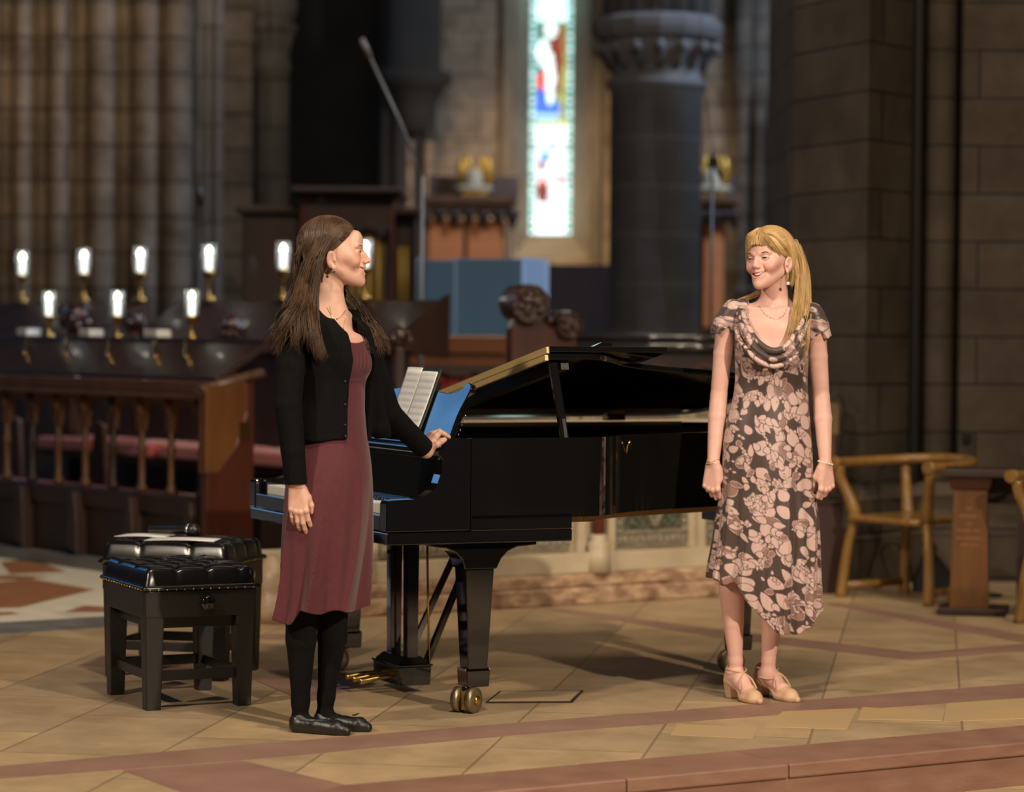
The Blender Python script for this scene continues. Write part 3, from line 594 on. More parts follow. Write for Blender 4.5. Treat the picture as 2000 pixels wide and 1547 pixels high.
# ================================================================ the two benches
m_leath = mat('black leather', (.007, .007, .008), rough=.24, bump=.015, bs=180, spec=.6)
m_bw = mat('black painted wood', (.011, .009, .007), rough=.42)
LX, LY = .405, .505
def bench(root, h_ap=.42):
    def top(u, v):
        x = (u - .02) / .96; return None
    nx, ny = 48, 60; ox = .012
    bt = [(i, j) for i in range(0, 4) for j in range(0, 5)]
    bx = lambda i, j: LX * (i + .5 + (0)) / 4
    pts = [(LX * (i + (.5 if j % 2 else 1.0)) / 3.5, LY * (j + .5) / 5) for i in range(4) for j in range(5) if LX * (i + (.5 if j % 2 else 1.0)) / 3.5 < LX - .02]
    def hgt(x, y):
        ex = min(x, LX - x) / .035; ey = min(y, LY - y) / .035
        e = min(1, max(0, ex)); f = min(1, max(0, ey)); edge = (1 - (1 - e) ** 3) ** .5 * (1 - (1 - f) ** 3) ** .5
        d = 0
        for a, b in pts: r = math.hypot(x - a, y - b); d += .014 * math.exp(-(r / .015) ** 2) + .007 * math.exp(-(r / .04) ** 2)
        # pleats between neighbouring buttons and down to the edge
        s = 9
        for a, b in pts:
            for a2, b2 in pts:
                if (a, b) < (a2, b2) and math.hypot(a - a2, b - b2) < .125:
                    L2 = (a2 - a) ** 2 + (b2 - b) ** 2; t = max(0, min(1, ((x - a) * (a2 - a) + (y - b) * (b2 - b)) / L2)); s = min(s, math.hypot(x - a - t * (a2 - a), y - b - t * (b2 - b)))
        for a, b in pts:
            if b < LY * .16: s = min(s, math.hypot(x - a, max(0, y - b)))
            if b > LY * .84: s = min(s, math.hypot(x - a, max(0, b - y)))
            if a < LX * .2: s = min(s, math.hypot(y - b, max(0, x - a)))
            if a > LX * .8: s = min(s, math.hypot(y - b, max(0, a - x)))
        return edge, .0085 * math.exp(-(s / .009) ** 2) + min(d, .022)
    def f(u, v):
        x = LX * u; y = LY * v; e, dd = hgt(x, y); z = h_ap + .018 + .066 * e - dd * e
        return (x + (u - .5) * .02 * 0, y, z)
    mb = MB(); mb.grid(f, nx, ny)
    # bulging border
    ring = []
    per = [(LX * i / nx, 0) for i in range(nx)] + [(LX, LY * j / ny) for j in range(ny)] + [(LX - LX * i / nx, LY) for i in range(nx)] + [(0, LY - LY * j / ny) for j in range(ny)]
    for x, y in per: ring.append((x, y))
    V = []; zs = [(0, .018), (.010, .014), (.013, .004), (.006, 0)]; n = len(ring)
    for (o, dz) in zs:
        for x, y in ring: V.append((x + (-o if x == 0 else o if x == LX else 0), y + (-o if y == 0 else o if y == LY else 0), h_ap + dz))
    mb.add(V, [(k * n + (i + 1) % n, k * n + i, (k + 1) * n + i, (k + 1) * n + (i + 1) % n) for k in range(len(zs) - 1) for i in range(n)], True)
    mb.build('cushion', m_leath, root)
    nl = MB().ball((0, 0, 0), .0036, 8).build('brass_nail', m_brass, root); nl.location = (.012, -.0135, h_ap + .004)
    for k in range(1, 13): c = nl.copy(); COL.objects.link(c); c.parent = root; c.location = (.012 + (LX - .024) * k / 12, -.0135, h_ap + .004)
    for k in range(16): c = nl.copy(); COL.objects.link(c); c.parent = root; c.location = (-.0135, .012 + (LY - .024) * k / 15, h_ap + .004)
    for k in range(6): c = nl.copy(); COL.objects.link(c); c.parent = root; c.location = (LX + .0135, .012 + (LY - .024) * k / 15, h_ap + .004)
    mb = MB(); mb.box(0, LX, 0, .02, .325, h_ap - .001); mb.box(0, LX, LY - .02, LY, .325, h_ap - .001); mb.box(0, .02, .02, LY - .02, .325, h_ap - .001); mb.box(LX - .02, LX, .02, LY - .02, .325, h_ap - .001); mb.box(.03, LX - .03, .03, LY - .03, .285, h_ap - .002)
    mb.build('apron', m_bw, root, bevel=.003)
    kn = MB().lathe([(0, .03), (.02, .028), (.028, .02), (.028, .008), (.012, 0), (.012, -.02)], 20, M=Matrix.Translation((LX * .55, 0, h_ap - .047)) @ Matrix.Rotation(PI / 2, 4, 'X')).build('knob', m_blk, root)
    for (x, y) in ((.036, .036), (LX - .036, .036), (.036, LY - .036), (LX - .036, LY - .036)):
        MB().taper((x, y, 0), (.052, .052), (x, y, .33), (.068, .068)).build('leg', m_bw, root, bevel=.003)
    for y in (.036, LY - .036): MB().box(.06, LX - .06, y - .01, y + .01, .10, .135).build('stretcher', m_bw, root, bevel=.002)
    for x in (.036, LX - .036): MB().box(x - .01, x + .01, .06, LY - .06, .10, .135).build('stretcher', m_bw, root, bevel=.002)
b1 = thing('piano_bench', (G(283, 1390).x, G(283, 1390).y, 0), .44, 'black tufted leather piano bench nearest the camera, showing its round height knob', 'piano bench', 'piano benches'); bench(b1)
b2 = copy_tree(b1); b2.location = (-1.075, 10.056, 0); b2.rotation_euler = (0, 0, 1.318); b2.scale = (1, 1, 1.04); b2['label'] = 'black tufted leather piano bench standing behind the other, carrying papers and a microphone'
# papers and microphone on the rear bench
def on_bench2(x, y, z=.507): r = Matrix.Translation(b2.location) @ Matrix.Rotation(1.318, 4, 'Z'); return r @ Vector((x, y, z))
def sheet(name, c, yaw, w, h, label, m, cat='paper'):
    r = thing(name, c, yaw, label, cat); MB().grid(lambda u, v: ((u - .5) * w, (v - .5) * h, .004 * math.sin(u * 3) ), 6, 4).build('page', m, r, solid=.002); return r
sheet('programme_sheet', on_bench2(.11, .22, .526), -.1, .27, .15, 'white programme sheet with a pinkish corner on the front of the rear bench', m_paper)
sheet('loose_paper', on_bench2(.24, .43, .526), -.2, .20, .15, 'white paper lying under the microphone at the back of the rear bench', m_paper)
a = on_bench2(.26, .42, .553); b = on_bench2(.22, .20, .556); mc = thing('handheld_microphone', a, 0, 'black handheld microphone lying across the rear piano bench', 'microphone'); d = b - a
MB().tube([Vector((0, 0, 0)), d * .75, d * .78], [.0115, .016, .019], 14).build('handle', mat('black plastic', (.012, .012, .012)), mc); M3 = d.to_track_quat('Z', 'Y').to_matrix().to_4x4()
MB().lathe([(.019, 0), (.024, .01), (.025, .03), (.019, .045), (.0, .052)], 16, M=Matrix.Translation(d * .78) @ M3).build('grille', mat('dark mesh', (.05, .05, .055), rough=.35, metal=.8), mc)
MB().lathe([(.0245, .0), (.0255, .004), (.0245, .008)], 16, M=Matrix.Translation(d * .80) @ M3).build('ring', m_steel, mc)
# ================================================================ marble screen behind the piano
m_brec = mat('veined brown marble', (.60, .42, .28), (.17, .085, .05), 11, .35, .35, 14, stretch=(1, 1, 2.2), detail=8)
m_cream = mat('cream marble', (.56, .47, .33), (.44, .36, .25), 6, .45, .15, 30)
m_creamd = mat('greyed carved marble', (.30, .26, .19), (.17, .15, .11), 30, .6, .5, 60)
m_redm = mat('red marble shaft', (.16, .035, .025), (.10, .02, .018), 8, .2)
m_green = mat('green mosaic lattice', (.03, .05, .035), (.14, .13, .09), 42, .4, .4, 60, detail=0)
P0 = G(700, 1207); P1 = G(1400, 1166); wdir = (P1 - P0).normalized(); WYAW = math.atan2(wdir.y, wdir.x)
scr = thing('marble_screen', P0, WYAW, 'low carved cream marble screen wall behind the piano with veined brown plinth', 'low wall')
def sx_(px):   # distance along the screen of a pixel column
    r = ray(px, 1100); t = (P0.x * r.y - P0.y * r.x) / (wdir.y * r.x - wdir.x * r.y); return t
SL, SR = sx_(532), sx_(1470); SB = sx_(668)
MB().box(SL, SR, .0, .55, 0, .085).box(SL + .015, SR, .02, .55, .085, .15).build('plinth', m_brec, scr, bevel=.012)
MB().box(SL + .03, SR, .05, .55, .15, .25).box(SB, SR, .10, .30, .25, .84).box(SL + .03, SB, .10, .40, .25, .30).build('wall_body', m_cream, scr, bevel=.006)
MB().box(SB - .02, SR, .0, .33, .84, .90).build('coping', m_cream, scr, bevel=.012)
cx = sx_(1181); panels = []
for pil in (sx_(1148), sx_(1207), sx_(1384), sx_(735), sx_(680)):
    MB().box(pil - .022, pil + .022, .055, .11, .25, .84).build('pilaster', m_cream, scr, bevel=.003)
def col(cx):
    c = MB().lathe([(.032, .34), (.030, .80)], 18, c=(cx, .055, 0)).build('colonnette', m_redm, scr)
    MB().lathe([(.062, .15), (.062, .25), (.055, .26), (.06, .285), (.05, .30), (.042, .305), (.046, .325), (.036, .34)], 18, c=(cx, .055, 0)).build('column_base', m_cream, c)
    MB().lathe([(.034, .76), (.05, .80), (.06, .84)], 18, c=(cx, .055, 0)).build('column_capital', m_cream, c)
col(cx); col(sx_(708))
def panel(xa, xb):
    fr = MB().box(xa, xb, .078, .10, .27, .80).build('relief_panel', m_creamd, scr)
    mb = MB(); n = int((xb - xa) / .04)
    for i in range(n + 1):
        x = xa + .025 + (xb - xa - .05) * i / n; mb.ball((x, .078, .30), (.014, .012, .022), 8)
    for j in range(1, 11):
        for x in (xa + .025, xb - .025): mb.ball((x, .078, .30 + .042 * j), (.018, .012, .016), 8)
    for s in (-1, 1):
        a = ((xa + xb) / 2 + s * (xb - xa) * .34, .066, .62); b = ((xa + xb) / 2, .066, .37); mb.beam(a, b, .02, .03, up=(0, 1, 0))
    mb.box(xa + .045, xb - .045, .068, .08, .335, .35)
    mb.build('relief', m_creamd, fr)
    MB().box(xa + .05, xb - .05, .071, .079, .35, .74).build('mosaic', m_green, fr)
panel(sx_(1219), sx_(1362)); panel(sx_(760), sx_(1132)); panel(sx_(1396), sx_(1460))
MB().lathe([(.10, 0), (.115, .06), (.09, .12), (.075, .16), (.09, .20), (.06, .25), (.03, .30), (0, .31)], 18, c=(SL + .02, .03, 0)).build('end_scroll', mat('pale veined marble', (.50, .38, .26), (.36, .24, .15), 12, .4, .3, 30), scr)
# dark threshold step and red wood behind the opening, left of the screen
MB().box(SL - .22, SL - .12, .15, .5, 0, .30).build('step', mat('dark threshold stone', (.12, .085, .06), (.08, .06, .045), 5, .6), scr, bevel=.01)
m_mah = mat('dark mahogany', (.035, .014, .009), (.018, .008, .006), 6, .5, stretch=(1, 1, .25), coat=.05)
m_mahr = mat('red mahogany', (.085, .022, .010), (.045, .012, .007), 6, .35, stretch=(1, 1, .25), coat=.3)
m_oak = mat('warm brown oak', (.13, .055, .02), (.075, .032, .013), 7, .5, stretch=(1, 1, .3), coat=.08)
m_orw = mat('orange brown oak', (.15, .058, .015), (.10, .035, .010), 7, .4, stretch=(1, 1, .3))
m_red = mat('red cushion velvet', (.42, .07, .06), (.33, .05, .045), 14, .8, sheen=.4)
m_redc = mat('dark red curtain', (.34, .035, .035), (.26, .025, .026), 10, .85)
m_gilt = mat('gilt', (.60, .34, .05), (.42, .22, .03), 20, .35, metal=.5)
# ================================================================ choir stalls on the left (row runs away to the left)
PLZ = .06
R0 = W(405, 900, 14.0); D = Vector((-.646, .763, 0)); N = Vector((.763, .646, 0)); SYAW = math.atan2(D.y, D.x)
def onrow(px, off):      # distance along a row (shifted off metres back) that is seen in this pixel column
    r = ray(px, 700); b = Vector((R0.x, R0.y, 0)) + N * off; return (b.x * r.y - b.y * r.x) / (D.y * r.x - D.x * r.y)
root = Vector((R0.x, R0.y, 0))
MB().box(-.6, 4.5, -3.2, .12, -.02, PLZ).build('floor_chancel', m_grey, None, loc=root, rot=(0, 0, SYAW), kind='structure')
desk = thing('choir_desk', root + Vector((0, 0, PLZ)), SYAW, 'dark carved front choir desk with open arcaded front and sloping book rest', 'choir desk', None)
LEN = 3.4; Y0 = 0
MB().box(0, LEN, -.10, .0, .93, 1.0).box(0, LEN, -.08, .02, .905, .93).build('top_rail', m_oak, desk, bevel=.006)
MB().box(0, LEN, -.09, -.0, .28, .38).box(0, LEN, -.07, -.02, .0, .28).build('base_beam', m_mah, desk, bevel=.006)
k = 0
for i in range(12):
    x = .12 + i * .295
    c = MB().lathe([(.03, .38), (.034, .41), (.02, .43), (.019, .60), (.028, .62), (.019, .64), (.017, .80), (.03, .83), (.04, .91)], 12, c=(x, -.045, 0)).build('baluster', m_oak if i % 3 else m_mah, desk)
    R = Matrix(((1, 0, 0, 0), (0, 0, -1, 0), (0, 1, 0, 0), (0, 0, 0, 1)))
    A = [(x + .03, .91)] + [(x + .147 - .117 * math.cos(PI * t / 8), .72 + .16 * math.sin(PI * t / 8) + (0)) for t in range(9)] + [(x + .264, .91)]
    MB().prism(A[::-1], .03, .06, M=R).build('arch', m_oak, desk)
    if i % 2 == 0: MB().prism([(x - .03, .36), (x + .03, .36), (x + .035, .20), (x + .06, .05), (x - .06, .0), (x - .05, .2)], -.05, .07, M=R).build('bracket', m_mah, desk, bevel=.008)
MB().add([(0, -.06, 1.02), (LEN, -.06, 1.02), (LEN, -.40, 1.22), (0, -.40, 1.22), (0, -.06, .99), (LEN, -.06, .99), (LEN, -.40, 1.18), (0, -.40, 1.18)], [(0, 1, 2, 3), (7, 6, 5, 4), (0, 4, 5, 1), (3, 2, 6, 7), (0, 3, 7, 4), (1, 5, 6, 2)]).build('book_rest', m_mah, desk, bevel=.004)
MB().box(0, LEN, -.49, -.37, 1.185, 1.222).build('book_ledge', m_mah, desk, bevel=.004)
for px in (40, 118, 200, 290, 350):
    x = onrow(px, .3); MB().tube(cr_path([(x, -.34, 1.20), (x - .08, -.29, 1.172), (x - .11, -.27, 1.165), (x - .17, -.22, 1.135), (x - .23, -.20, 1.125)], 5), [.006 + .005 * (k % 4 == 0) for k in range(21)], 8).build('brass_scroll', m_brass, desk)
# end panel with sloped rolled top
R = Matrix(((0, 0, -1, 0), (1, 0, 0, 0), (0, 1, 0, 0), (0, 0, 0, 1)))
MB().prism([(.04, .52), (.04, .98), (-.22, 1.0), (-.22, .84), (-.15, .66), (-.04, .52)][::-1], -.03, .045, M=R).build('end_panel', m_orw, desk, bevel=.006)['label'] = 'orange brown end panel with brass plate'
MB().prism([(.03, 0), (.03, .53), (-.04, .53), (-.15, .66), (-.22, .84), (-.22, .99), (-.27, .99), (-.27, 0)][::-1], -.02, .04, M=R).build('end_post', m_mahr, desk, bevel=.006)
MB().tube([(-.0, .06, .955), (-.0, -.34, 1.045)], .045, 14, flat=.6).build('rolled_cap', mat('waxed dark wood', (.16, .09, .06), (.08, .04, .025), 30, .3, .5, 30), desk)
MB().box(-.052, -.045, -.24, -.17, .70, .79).build('brass_plate', m_brass, desk)
# seats with red cushions behind
seat = thing('choir_bench', root + N * .88 + Vector((0, 0, PLZ)), SYAW, 'long choir bench with red cushion seen through the arcaded desk', 'bench')
MB().box(-.3, LEN, -.42, .0, .46, .50).box(-.3, LEN, -.46, -.42, 0, 1.0).build('seat_board', m_mah, seat)
for i in range(5): MB().box(-.25 + i * .72, -.25 + i * .72 + .60, -.40, .03, .50, .585).build('seat_cushion', m_red, seat, bevel=.02)
knl = thing('kneeler', root + N * .38 + Vector((0, 0, PLZ)), SYAW, 'long low red kneeler behind the arcaded choir desk', 'kneeler')
MB().box(0.05, LEN, -.2, .0, 0, .30).build('base', m_mah, knl); MB().box(0.05, LEN, -.2, .0, .30, .34).build('pad', m_red, knl, bevel=.015)
for x0 in (onrow(190, .6), onrow(25, .6)):
    t = thing('seat_divider', root + N * .62 + D * x0 + Vector((0, 0, PLZ)), SYAW, 'orange brown board standing behind the arcaded choir desk, %s' % ('the nearer of two' if x0 < onrow(100, .6) else 'the farther of two'), 'board')
    MB().prism([(-.12, 0), (.12, 0), (.08, .5), (.02, .72), (-.06, .7)], -.02, .02, M=Matrix(((1, 0, 0, 0), (0, 0, -1, 0), (0, 1, 0, 0), (0, 0, 0, 1)))).build('board', m_oak, t, bevel=.01)
# upper row
OFF2 = 1.45; PL2 = .28
MB().box(-.6, 4.5, -3.2, -1.2, PLZ, PL2).build('floor_chancel_step', m_mah, None, loc=root, rot=(0, 0, SYAW), kind='structure')
def updesk(xa, xb, label):
    t = thing('upper_choir_desk', root + N * OFF2 + Vector((0, 0, PL2)), SYAW, label, 'choir desk')
    MB().box(xa, xb, -.10, 0, .0, .92).build('front_panel', m_mah, t, bevel=.006)
    MB().box(xa, xb, -.14, .04, .92, .98).build('top_rail', m_mah, t, bevel=.006)
    MB().add([(xa, .02, 1.0), (xb, .02, 1.0), (xb, -.36, 1.24), (xa, -.36, 1.24), (xa, .02, .97), (xb, .02, .97), (xb, -.36, 1.21), (xa, -.36, 1.21)], [(0, 1, 2, 3), (7, 6, 5, 4), (0, 4, 5, 1), (3, 2, 6, 7), (0, 3, 7, 4), (1, 5, 6, 2)]).build('book_rest', m_mah, t, bevel=.004)
    MB().prism([(.03, .95), (.03, 1.02), (-.37, 1.27), (-.37, .9)], -xa, -xa + .04, M=Matrix(((0, 0, -1, 0), (1, 0, 0, 0), (0, 1, 0, 0), (0, 0, 0, 1)))).build('desk_end', m_mah, t)
    return t
u0, u1, u2, u3 = onrow(770, OFF2), onrow(258, OFF2), onrow(196, OFF2), onrow(-120, OFF2)
ud1 = updesk(u0, u1, 'long dark upper choir desk behind the dark-haired woman with candles on it')
ud2 = updesk(u2, u3, 'dark upper choir desk at the far left with sloping carved end')
# brass candle lamps
m_glass = mat('clear glass', (.92, .96, .96), rough=.03, trans=.9, ior=1.5)
m_wax = mat('white candle', (.95, .93, .85), rough=.5, emit=1.3); m_flame = mat('candle bulb', (1, .93, .78), rough=.5, emit=14)
def candle(p, label, s=1.0, stem=.16, group=None):
    t = thing('candle_lamp', p, 0, label, 'candle lamp', group)
    MB().lathe([(0, 0), (.045, 0), (.05, .008), (.02, .02), (.009, .035), (.008, stem - .03), (.013, stem - .02), (.010, stem - .01), (.022, stem), (.040, stem + .03), (.042, stem + .04), (0, stem + .04)], 18).build('brass_stem', m_brass, t)
    MB().lathe([(.019, stem + .04), (.019, stem + .125), (0, stem + .13)], 14).build('candle', m_wax, t)
    MB().lathe([(0, stem + .13), (.012, stem + .138), (.0155, stem + .152), (.010, stem + .168), (0, stem + .182)], 12).build('flame', m_flame, t)
    MB().lathe([(.038, stem + .041), (.041, stem + .10), (.041, stem + .19)], 20).build('glass_chimney', m_glass, t, solid=.004); t.scale = (s, s, s); return t
names = ['leftmost', 'middle', 'rightmost']
for i, px in enumerate((95, 229, 374)):
    s = onrow(px, .43); candle(root + N * .43 + D * s + Vector((0, 0, PLZ + 1.223)), 'lit glass and brass candle lamp on the front choir desk, %s of three' % names[i], .98, .09, 'candles on the front desk')
names = ['leftmost of the upper row', 'second from the left in the upper row', 'third from the left in the upper row', 'fourth from the left in the upper row', "right behind the dark-haired woman's head", "just in front of the dark-haired woman's nose"]
for i, px in enumerate((43, 163, 273, 407, 552, 712)):
    s = onrow(px, OFF2 + .36); hz = 1.245
    p = root + N * (OFF2 + .36) + D * s + Vector((0, 0, PL2 + hz))
    candle(p, 'lit glass and brass candle lamp, ' + names[i], 1.12, .13, 'candles on the upper desk')
# books and papers on the desks
for i, (px, o, w) in enumerate(((56, .43, .12), (178, .43, .12), (307, .43, .14))):
    s = onrow(px, o); p = root + N * o + D * s + Vector((0, 0, PLZ + 1.223))
    t = thing('hymn_book', p, SYAW, 'pale open hymn book on the front choir desk, %s' % ('far left', 'between the left and middle candles', 'between the middle and right candles')[i], 'book', 'books on the desk')
    MB().box(-w / 2, w / 2, -.05, .05, .006, .05).build('pages', m_paper, t, bevel=.004); MB().box(-w / 2 - .005, w / 2 + .005, -.055, .055, 0, .006).build('cover', m_mahr, t)
m_rib = mat('pale lilac ribbon', (.5, .4, .42), rough=.5)
# carved poppy heads
m_carv = mat('glossy carved mahogany', (.05, .02, .013), (.022, .010, .008), 30, .22, .5, 40, coat=.5)
def poppy(px, py, d, size, label, parent=None, m=None):
    p = W(px, py, d); z0 = PL2 if parent else PLZ; z = p.z - z0; m = m or m_carv
    if parent:
        t = thing('poppyhead', (0, 0, 0)); t.parent = parent; t.matrix_basis = (Matrix.Translation(parent.location) @ Matrix.Rotation(parent.rotation_euler.z, 4, 'Z')).inverted() @ Matrix.Translation((p.x, p.y, z0))
    else: t = thing('carved_poppyhead', (p.x, p.y, z0), 0, label, 'carved finial')
    mb = MB(); rs = np.random.RandomState(int(px)); mb.lathe([(size * .5, z - size * .75), (size * .62, z - size * .3), (size * .8, z), (size * .65, z + size * .5), (size * .3, z + size * .8), (0, z + size * .85)], 14)
    for k in range(16):
        a = rs.uniform(0, 2 * PI); h = rs.uniform(-.55, .6); r = size * (.78 - .35 * abs(h)); mb.ball((math.cos(a) * r, math.sin(a) * r, z + h * size), (size * rs.uniform(.2, .34),) * 3, 8)
    mb.build('carving', m, t)
    MB().box(-size * .35, size * .35, -.05, .05, 0, z - size * .6).build('post', m_mah, t, bevel=.01); return t
poppy(150, 622, 17.1, .125, '', ud2)
poppy(262, 632, 17.1, .092, '', ud1)
poppy(452, 640, 16.4, .088, '', ud1)
poppy(782, 662, 14.2, .07, 'dark glossy carved finial by the blue screen, left end of the brown desk')
# ================================================================ furniture right of the woman's head
# brown desk with red curtain front
d = 16.5; a = W(800, 690, d); b = W(990, 656, d)
t = thing('curtained_desk', ((a.x + b.x) / 2, d, 0), 0, 'reddish brown desk with red curtain front behind the music stand', 'desk'); w = (b.x - a.x) / 2
MB().box(-w, w, -.05, .4, a.z, b.z).box(-w, w, -.02, .3, a.z - .08, a.z).build('desk_top', m_orw if 0 else mat('polished red oak', (.17, .062, .024), (.10, .035, .014), 6, .3, stretch=(.3, 1, 1), coat=.4), t, bevel=.01)
mb = MB(); mb.grid(lambda u, v: (-w + 2 * w * u, .03 * math.sin(u * 40) * .4 + .02, (a.z - .06) * v), 90, 4); mb.build('curtain', m_redc, t)
P = [(-w, a.z - .07)] + [(-w + 2 * w * k / 36, a.z - .115 - .028 * abs(math.sin(PI * 3 * k / 36))) for k in range(37)] + [(w, a.z - .07)]
MB().prism(P[::-1], .02, .035, M=Matrix(((1, 0, 0, 0), (0, 0, -1, 0), (0, 1, 0, 0), (0, 0, 0, 1)))).build('fringe', m_mah, t)
# big carved bench end
p = W(1055, 640, 14.6); be = thing('stall_end', (p.x, p.y, 0), math.radians(18), 'dark carved stall end topped by two large rolled scrolls above the piano lid', 'stall end')
dz = W(1055, 650, 14.6).z; sc = 14.6 / 5200
def rel(px, py): return ((px - 1055) * sc, dz - (py - 650) * sc)
R = Matrix(((1, 0, 0, 0), (0, 0, -1, 0), (0, 1, 0, 0), (0, 0, 0, 1)))
P = [rel(*q) for q in ((990, 1100), (990, 640), (1000, 615), (1035, 605), (1075, 640), (1125, 650), (1130, 700), (1130, 1100))]
MB().prism(P, -.05, .05, M=R).build('side_panel', m_mahr, be, bevel=.012)
for nm, (qx, qy), r in (('large_scroll', (1022, 594), 38 * sc), ('small_scroll', (1103, 634), 26 * sc)):
    x, z = rel(qx, qy); M2 = Matrix.Translation((x, 0, z)) @ Matrix.Rotation(PI / 2, 4, 'X')
    o = MB().lathe([(0, -.13), (r * .7, -.13), (r * .82, -.125), (r * .9, -.13), (r, -.12), (r * 1.02, 0), (r, .11), (r * .98, .125), (r * .82, .125), (r * .80, .112), (0, .110)], 36, M=M2, smooth=False).build(nm, m_carv, be)
    mb = MB(); rs = np.random.RandomState(3)
    for k in range(22):
        aa = rs.uniform(0, 6.28); rr = r * rs.uniform(.1, .68); mb.ball((x + math.cos(aa) * rr, -.124, z + math.sin(aa) * rr), (.017, .014, .017), 8)
    mb.build('carved_flowers', m_carv, o)
mb = MB(); rs = np.random.RandomState(5)
for k in range(26):
    u = rs.uniform(0, 1); x, z = rel(1030 + 70 * u + rs.uniform(-12, 12), 612 + 38 * u + rs.uniform(-14, 26)); mb.ball((x, rs.uniform(-.07, .07), z), (rs.uniform(.018, .035),) * 3, 8)
mb.build('leaf_carving', m_carv, be)
# dark stall back with glossy moulded top rail
d = 15.2; a = W(1122, 1000, d); b = W(1400, 655, d); yaw = 0.03
t = thing('choir_stall', (a.x, d, 0), yaw, 'long dark stall back with glossy moulded top rail behind the piano lid', 'stall'); w = b.x - a.x + .5
MB().box(0, w, 0, .08, 0, b.z - .03).build('back_panel', m_mah, t)
MB().tube([(0, -.02, b.z - .015), (w, -.02, b.z - .015)], .022, 12).tube([(0, -.035, b.z - .07), (w, -.035, b.z - .07)], .03, 12).build('top_rail', mat('glossy ebony rail', (.03, .028, .03), rough=.14, coat=1), t)
for k in range(5):
    xc = .22 + k * .26; A = [(xc + .10 * math.cos(PI * q / 12), b.z - .30 + .14 * math.sin(PI * q / 12)) for q in range(13)] + [(xc - .10, b.z - .62), (xc - .08, b.z - .62)] + [(xc + .08 * math.cos(PI - PI * q / 12), b.z - .30 + .115 * math.sin(PI * q / 12)) for q in range(13)] + [(xc + .08, b.z - .62), (xc + .10, b.z - .62)]
    MB().prism(A, .0, .03, M=R).build('arch_moulding', m_mahr, t)
# blue folding screen
d = 19.0; bs = thing('folding_screen', W(810, 655, d) * Vector((1, 1, 0)) if 0 else (W(810, 655, d).x, d, 0), 0, 'plain blue folding display screen standing before the window wall', 'screen')
m_bl = mat('blue screen cloth', (.10, .22, .38), (.09, .20, .35), 3, .8); m_bl2 = mat('pale grey blue panel edge', (.20, .27, .36), rough=.6)
xs = [W(q, 600, d).x - bs.location.x for q in (814, 890, 1019, 1068)]; zt = W(900, 508, d).z
for i, (xa, xb, ya, yb, m) in enumerate(((xs[0], xs[1], .10, 0, m_bl), (xs[1], xs[2], 0, -.12, m_bl), (xs[2], xs[3], -.12, .3, m_bl2))):
    MB().prism([(xa, ya), (xb, yb), (xb, yb + .03), (xa, ya + .03)], .3, zt + .01 * i).build('panel', m, bs, bevel=.004)
for x, y in ((xs[0], .115), (xs[1], .015), (xs[2], -.1), (xs[3], .31)): MB().tube([(x, y, 0), (x, y, zt + .01)], .016, 8).build('post', m_bl2, bs)
# organ case
d = 18.6; ocx = W(640, 500, d).x; oc = thing('organ_case', (ocx, d, 0), 0, "dark mahogany organ case with gold pipes behind the dark-haired woman's head", 'organ')
X = lambda px: W(px, 500, d).x - ocx
Z = lambda py: W(640, py, d).z
MB().box(X(470), X(584), .1, 1.0, 0, Z(418)).build('left_wing', m_mah, oc, bevel=.01); MB().box(X(458), X(590), .05, 1.05, Z(418), Z(402)).build('left_cornice', m_mah, oc, bevel=.015)
MB().box(X(584), X(600), 0, .1, 0, Z(385)).box(X(755), X(770), 0, .1, 0, Z(385)).box(X(600), X(755), .04, .12, Z(455), Z(385)).box(X(584), X(770), .12, 1, 0, Z(385)).build('centre_tower', m_mahr, oc, bevel=.01)
MB().box(X(574), X(780), -.06, 1.05, Z(385), Z(378)).box(X(568), X(786), -.12, 1.1, Z(378), Z(366)).build('centre_cornice', m_mah, oc, bevel=.012)
MB().box(X(770), X(806), .16, 1, 0, Z(418)).box(X(806), X(812), .08, .2, 0, Z(418)).build('right_wing', m_mah, oc, bevel=.01); MB().box(X(766), X(822), .04, 1.05, Z(418), Z(402)).build('right_cornice', m_mah, oc, bevel=.015)
m_pipeg = mat('gold organ pipe', (.30, .19, .035), (.24, .15, .03), 5, .45, metal=.3)
for px in (612, 630, 648, 666, 684, 702, 720, 738, 752): MB().lathe([(.008, Z(650)), (.030, Z(630)), (.030, Z(450)), (0, Z(449))], 12, c=(X(px), .085, 0)).build('pipe', m_pipeg, oc)
for px in (780, 792): MB().lathe([(.02, Z(650)), (.022, Z(480)), (0, Z(479))], 12, c=(X(px), .125, 0)).build('pipe', m_pipeg, oc)
for xa, xb in ((600, 678), (678, 756)):
    A = [(X(xa), Z(400)), (X(xa), Z(475))] + [(X(xa) + (X(xb) - X(xa)) * k / 16, Z(475 - 30 * math.sin(PI * k / 16) + (5 if k % 2 else -5))) for k in range(1, 16)] + [(X(xb), Z(475)), (X(xb), Z(400))]
    MB().prism(A, -.03, .0, M=R).build('tracery', m_mah, oc)
for px in (600, 678, 756): MB().box(X(px) - .02, X(px) + .02, 0, .06, Z(650), Z(450)).build('post', m_mah, oc)
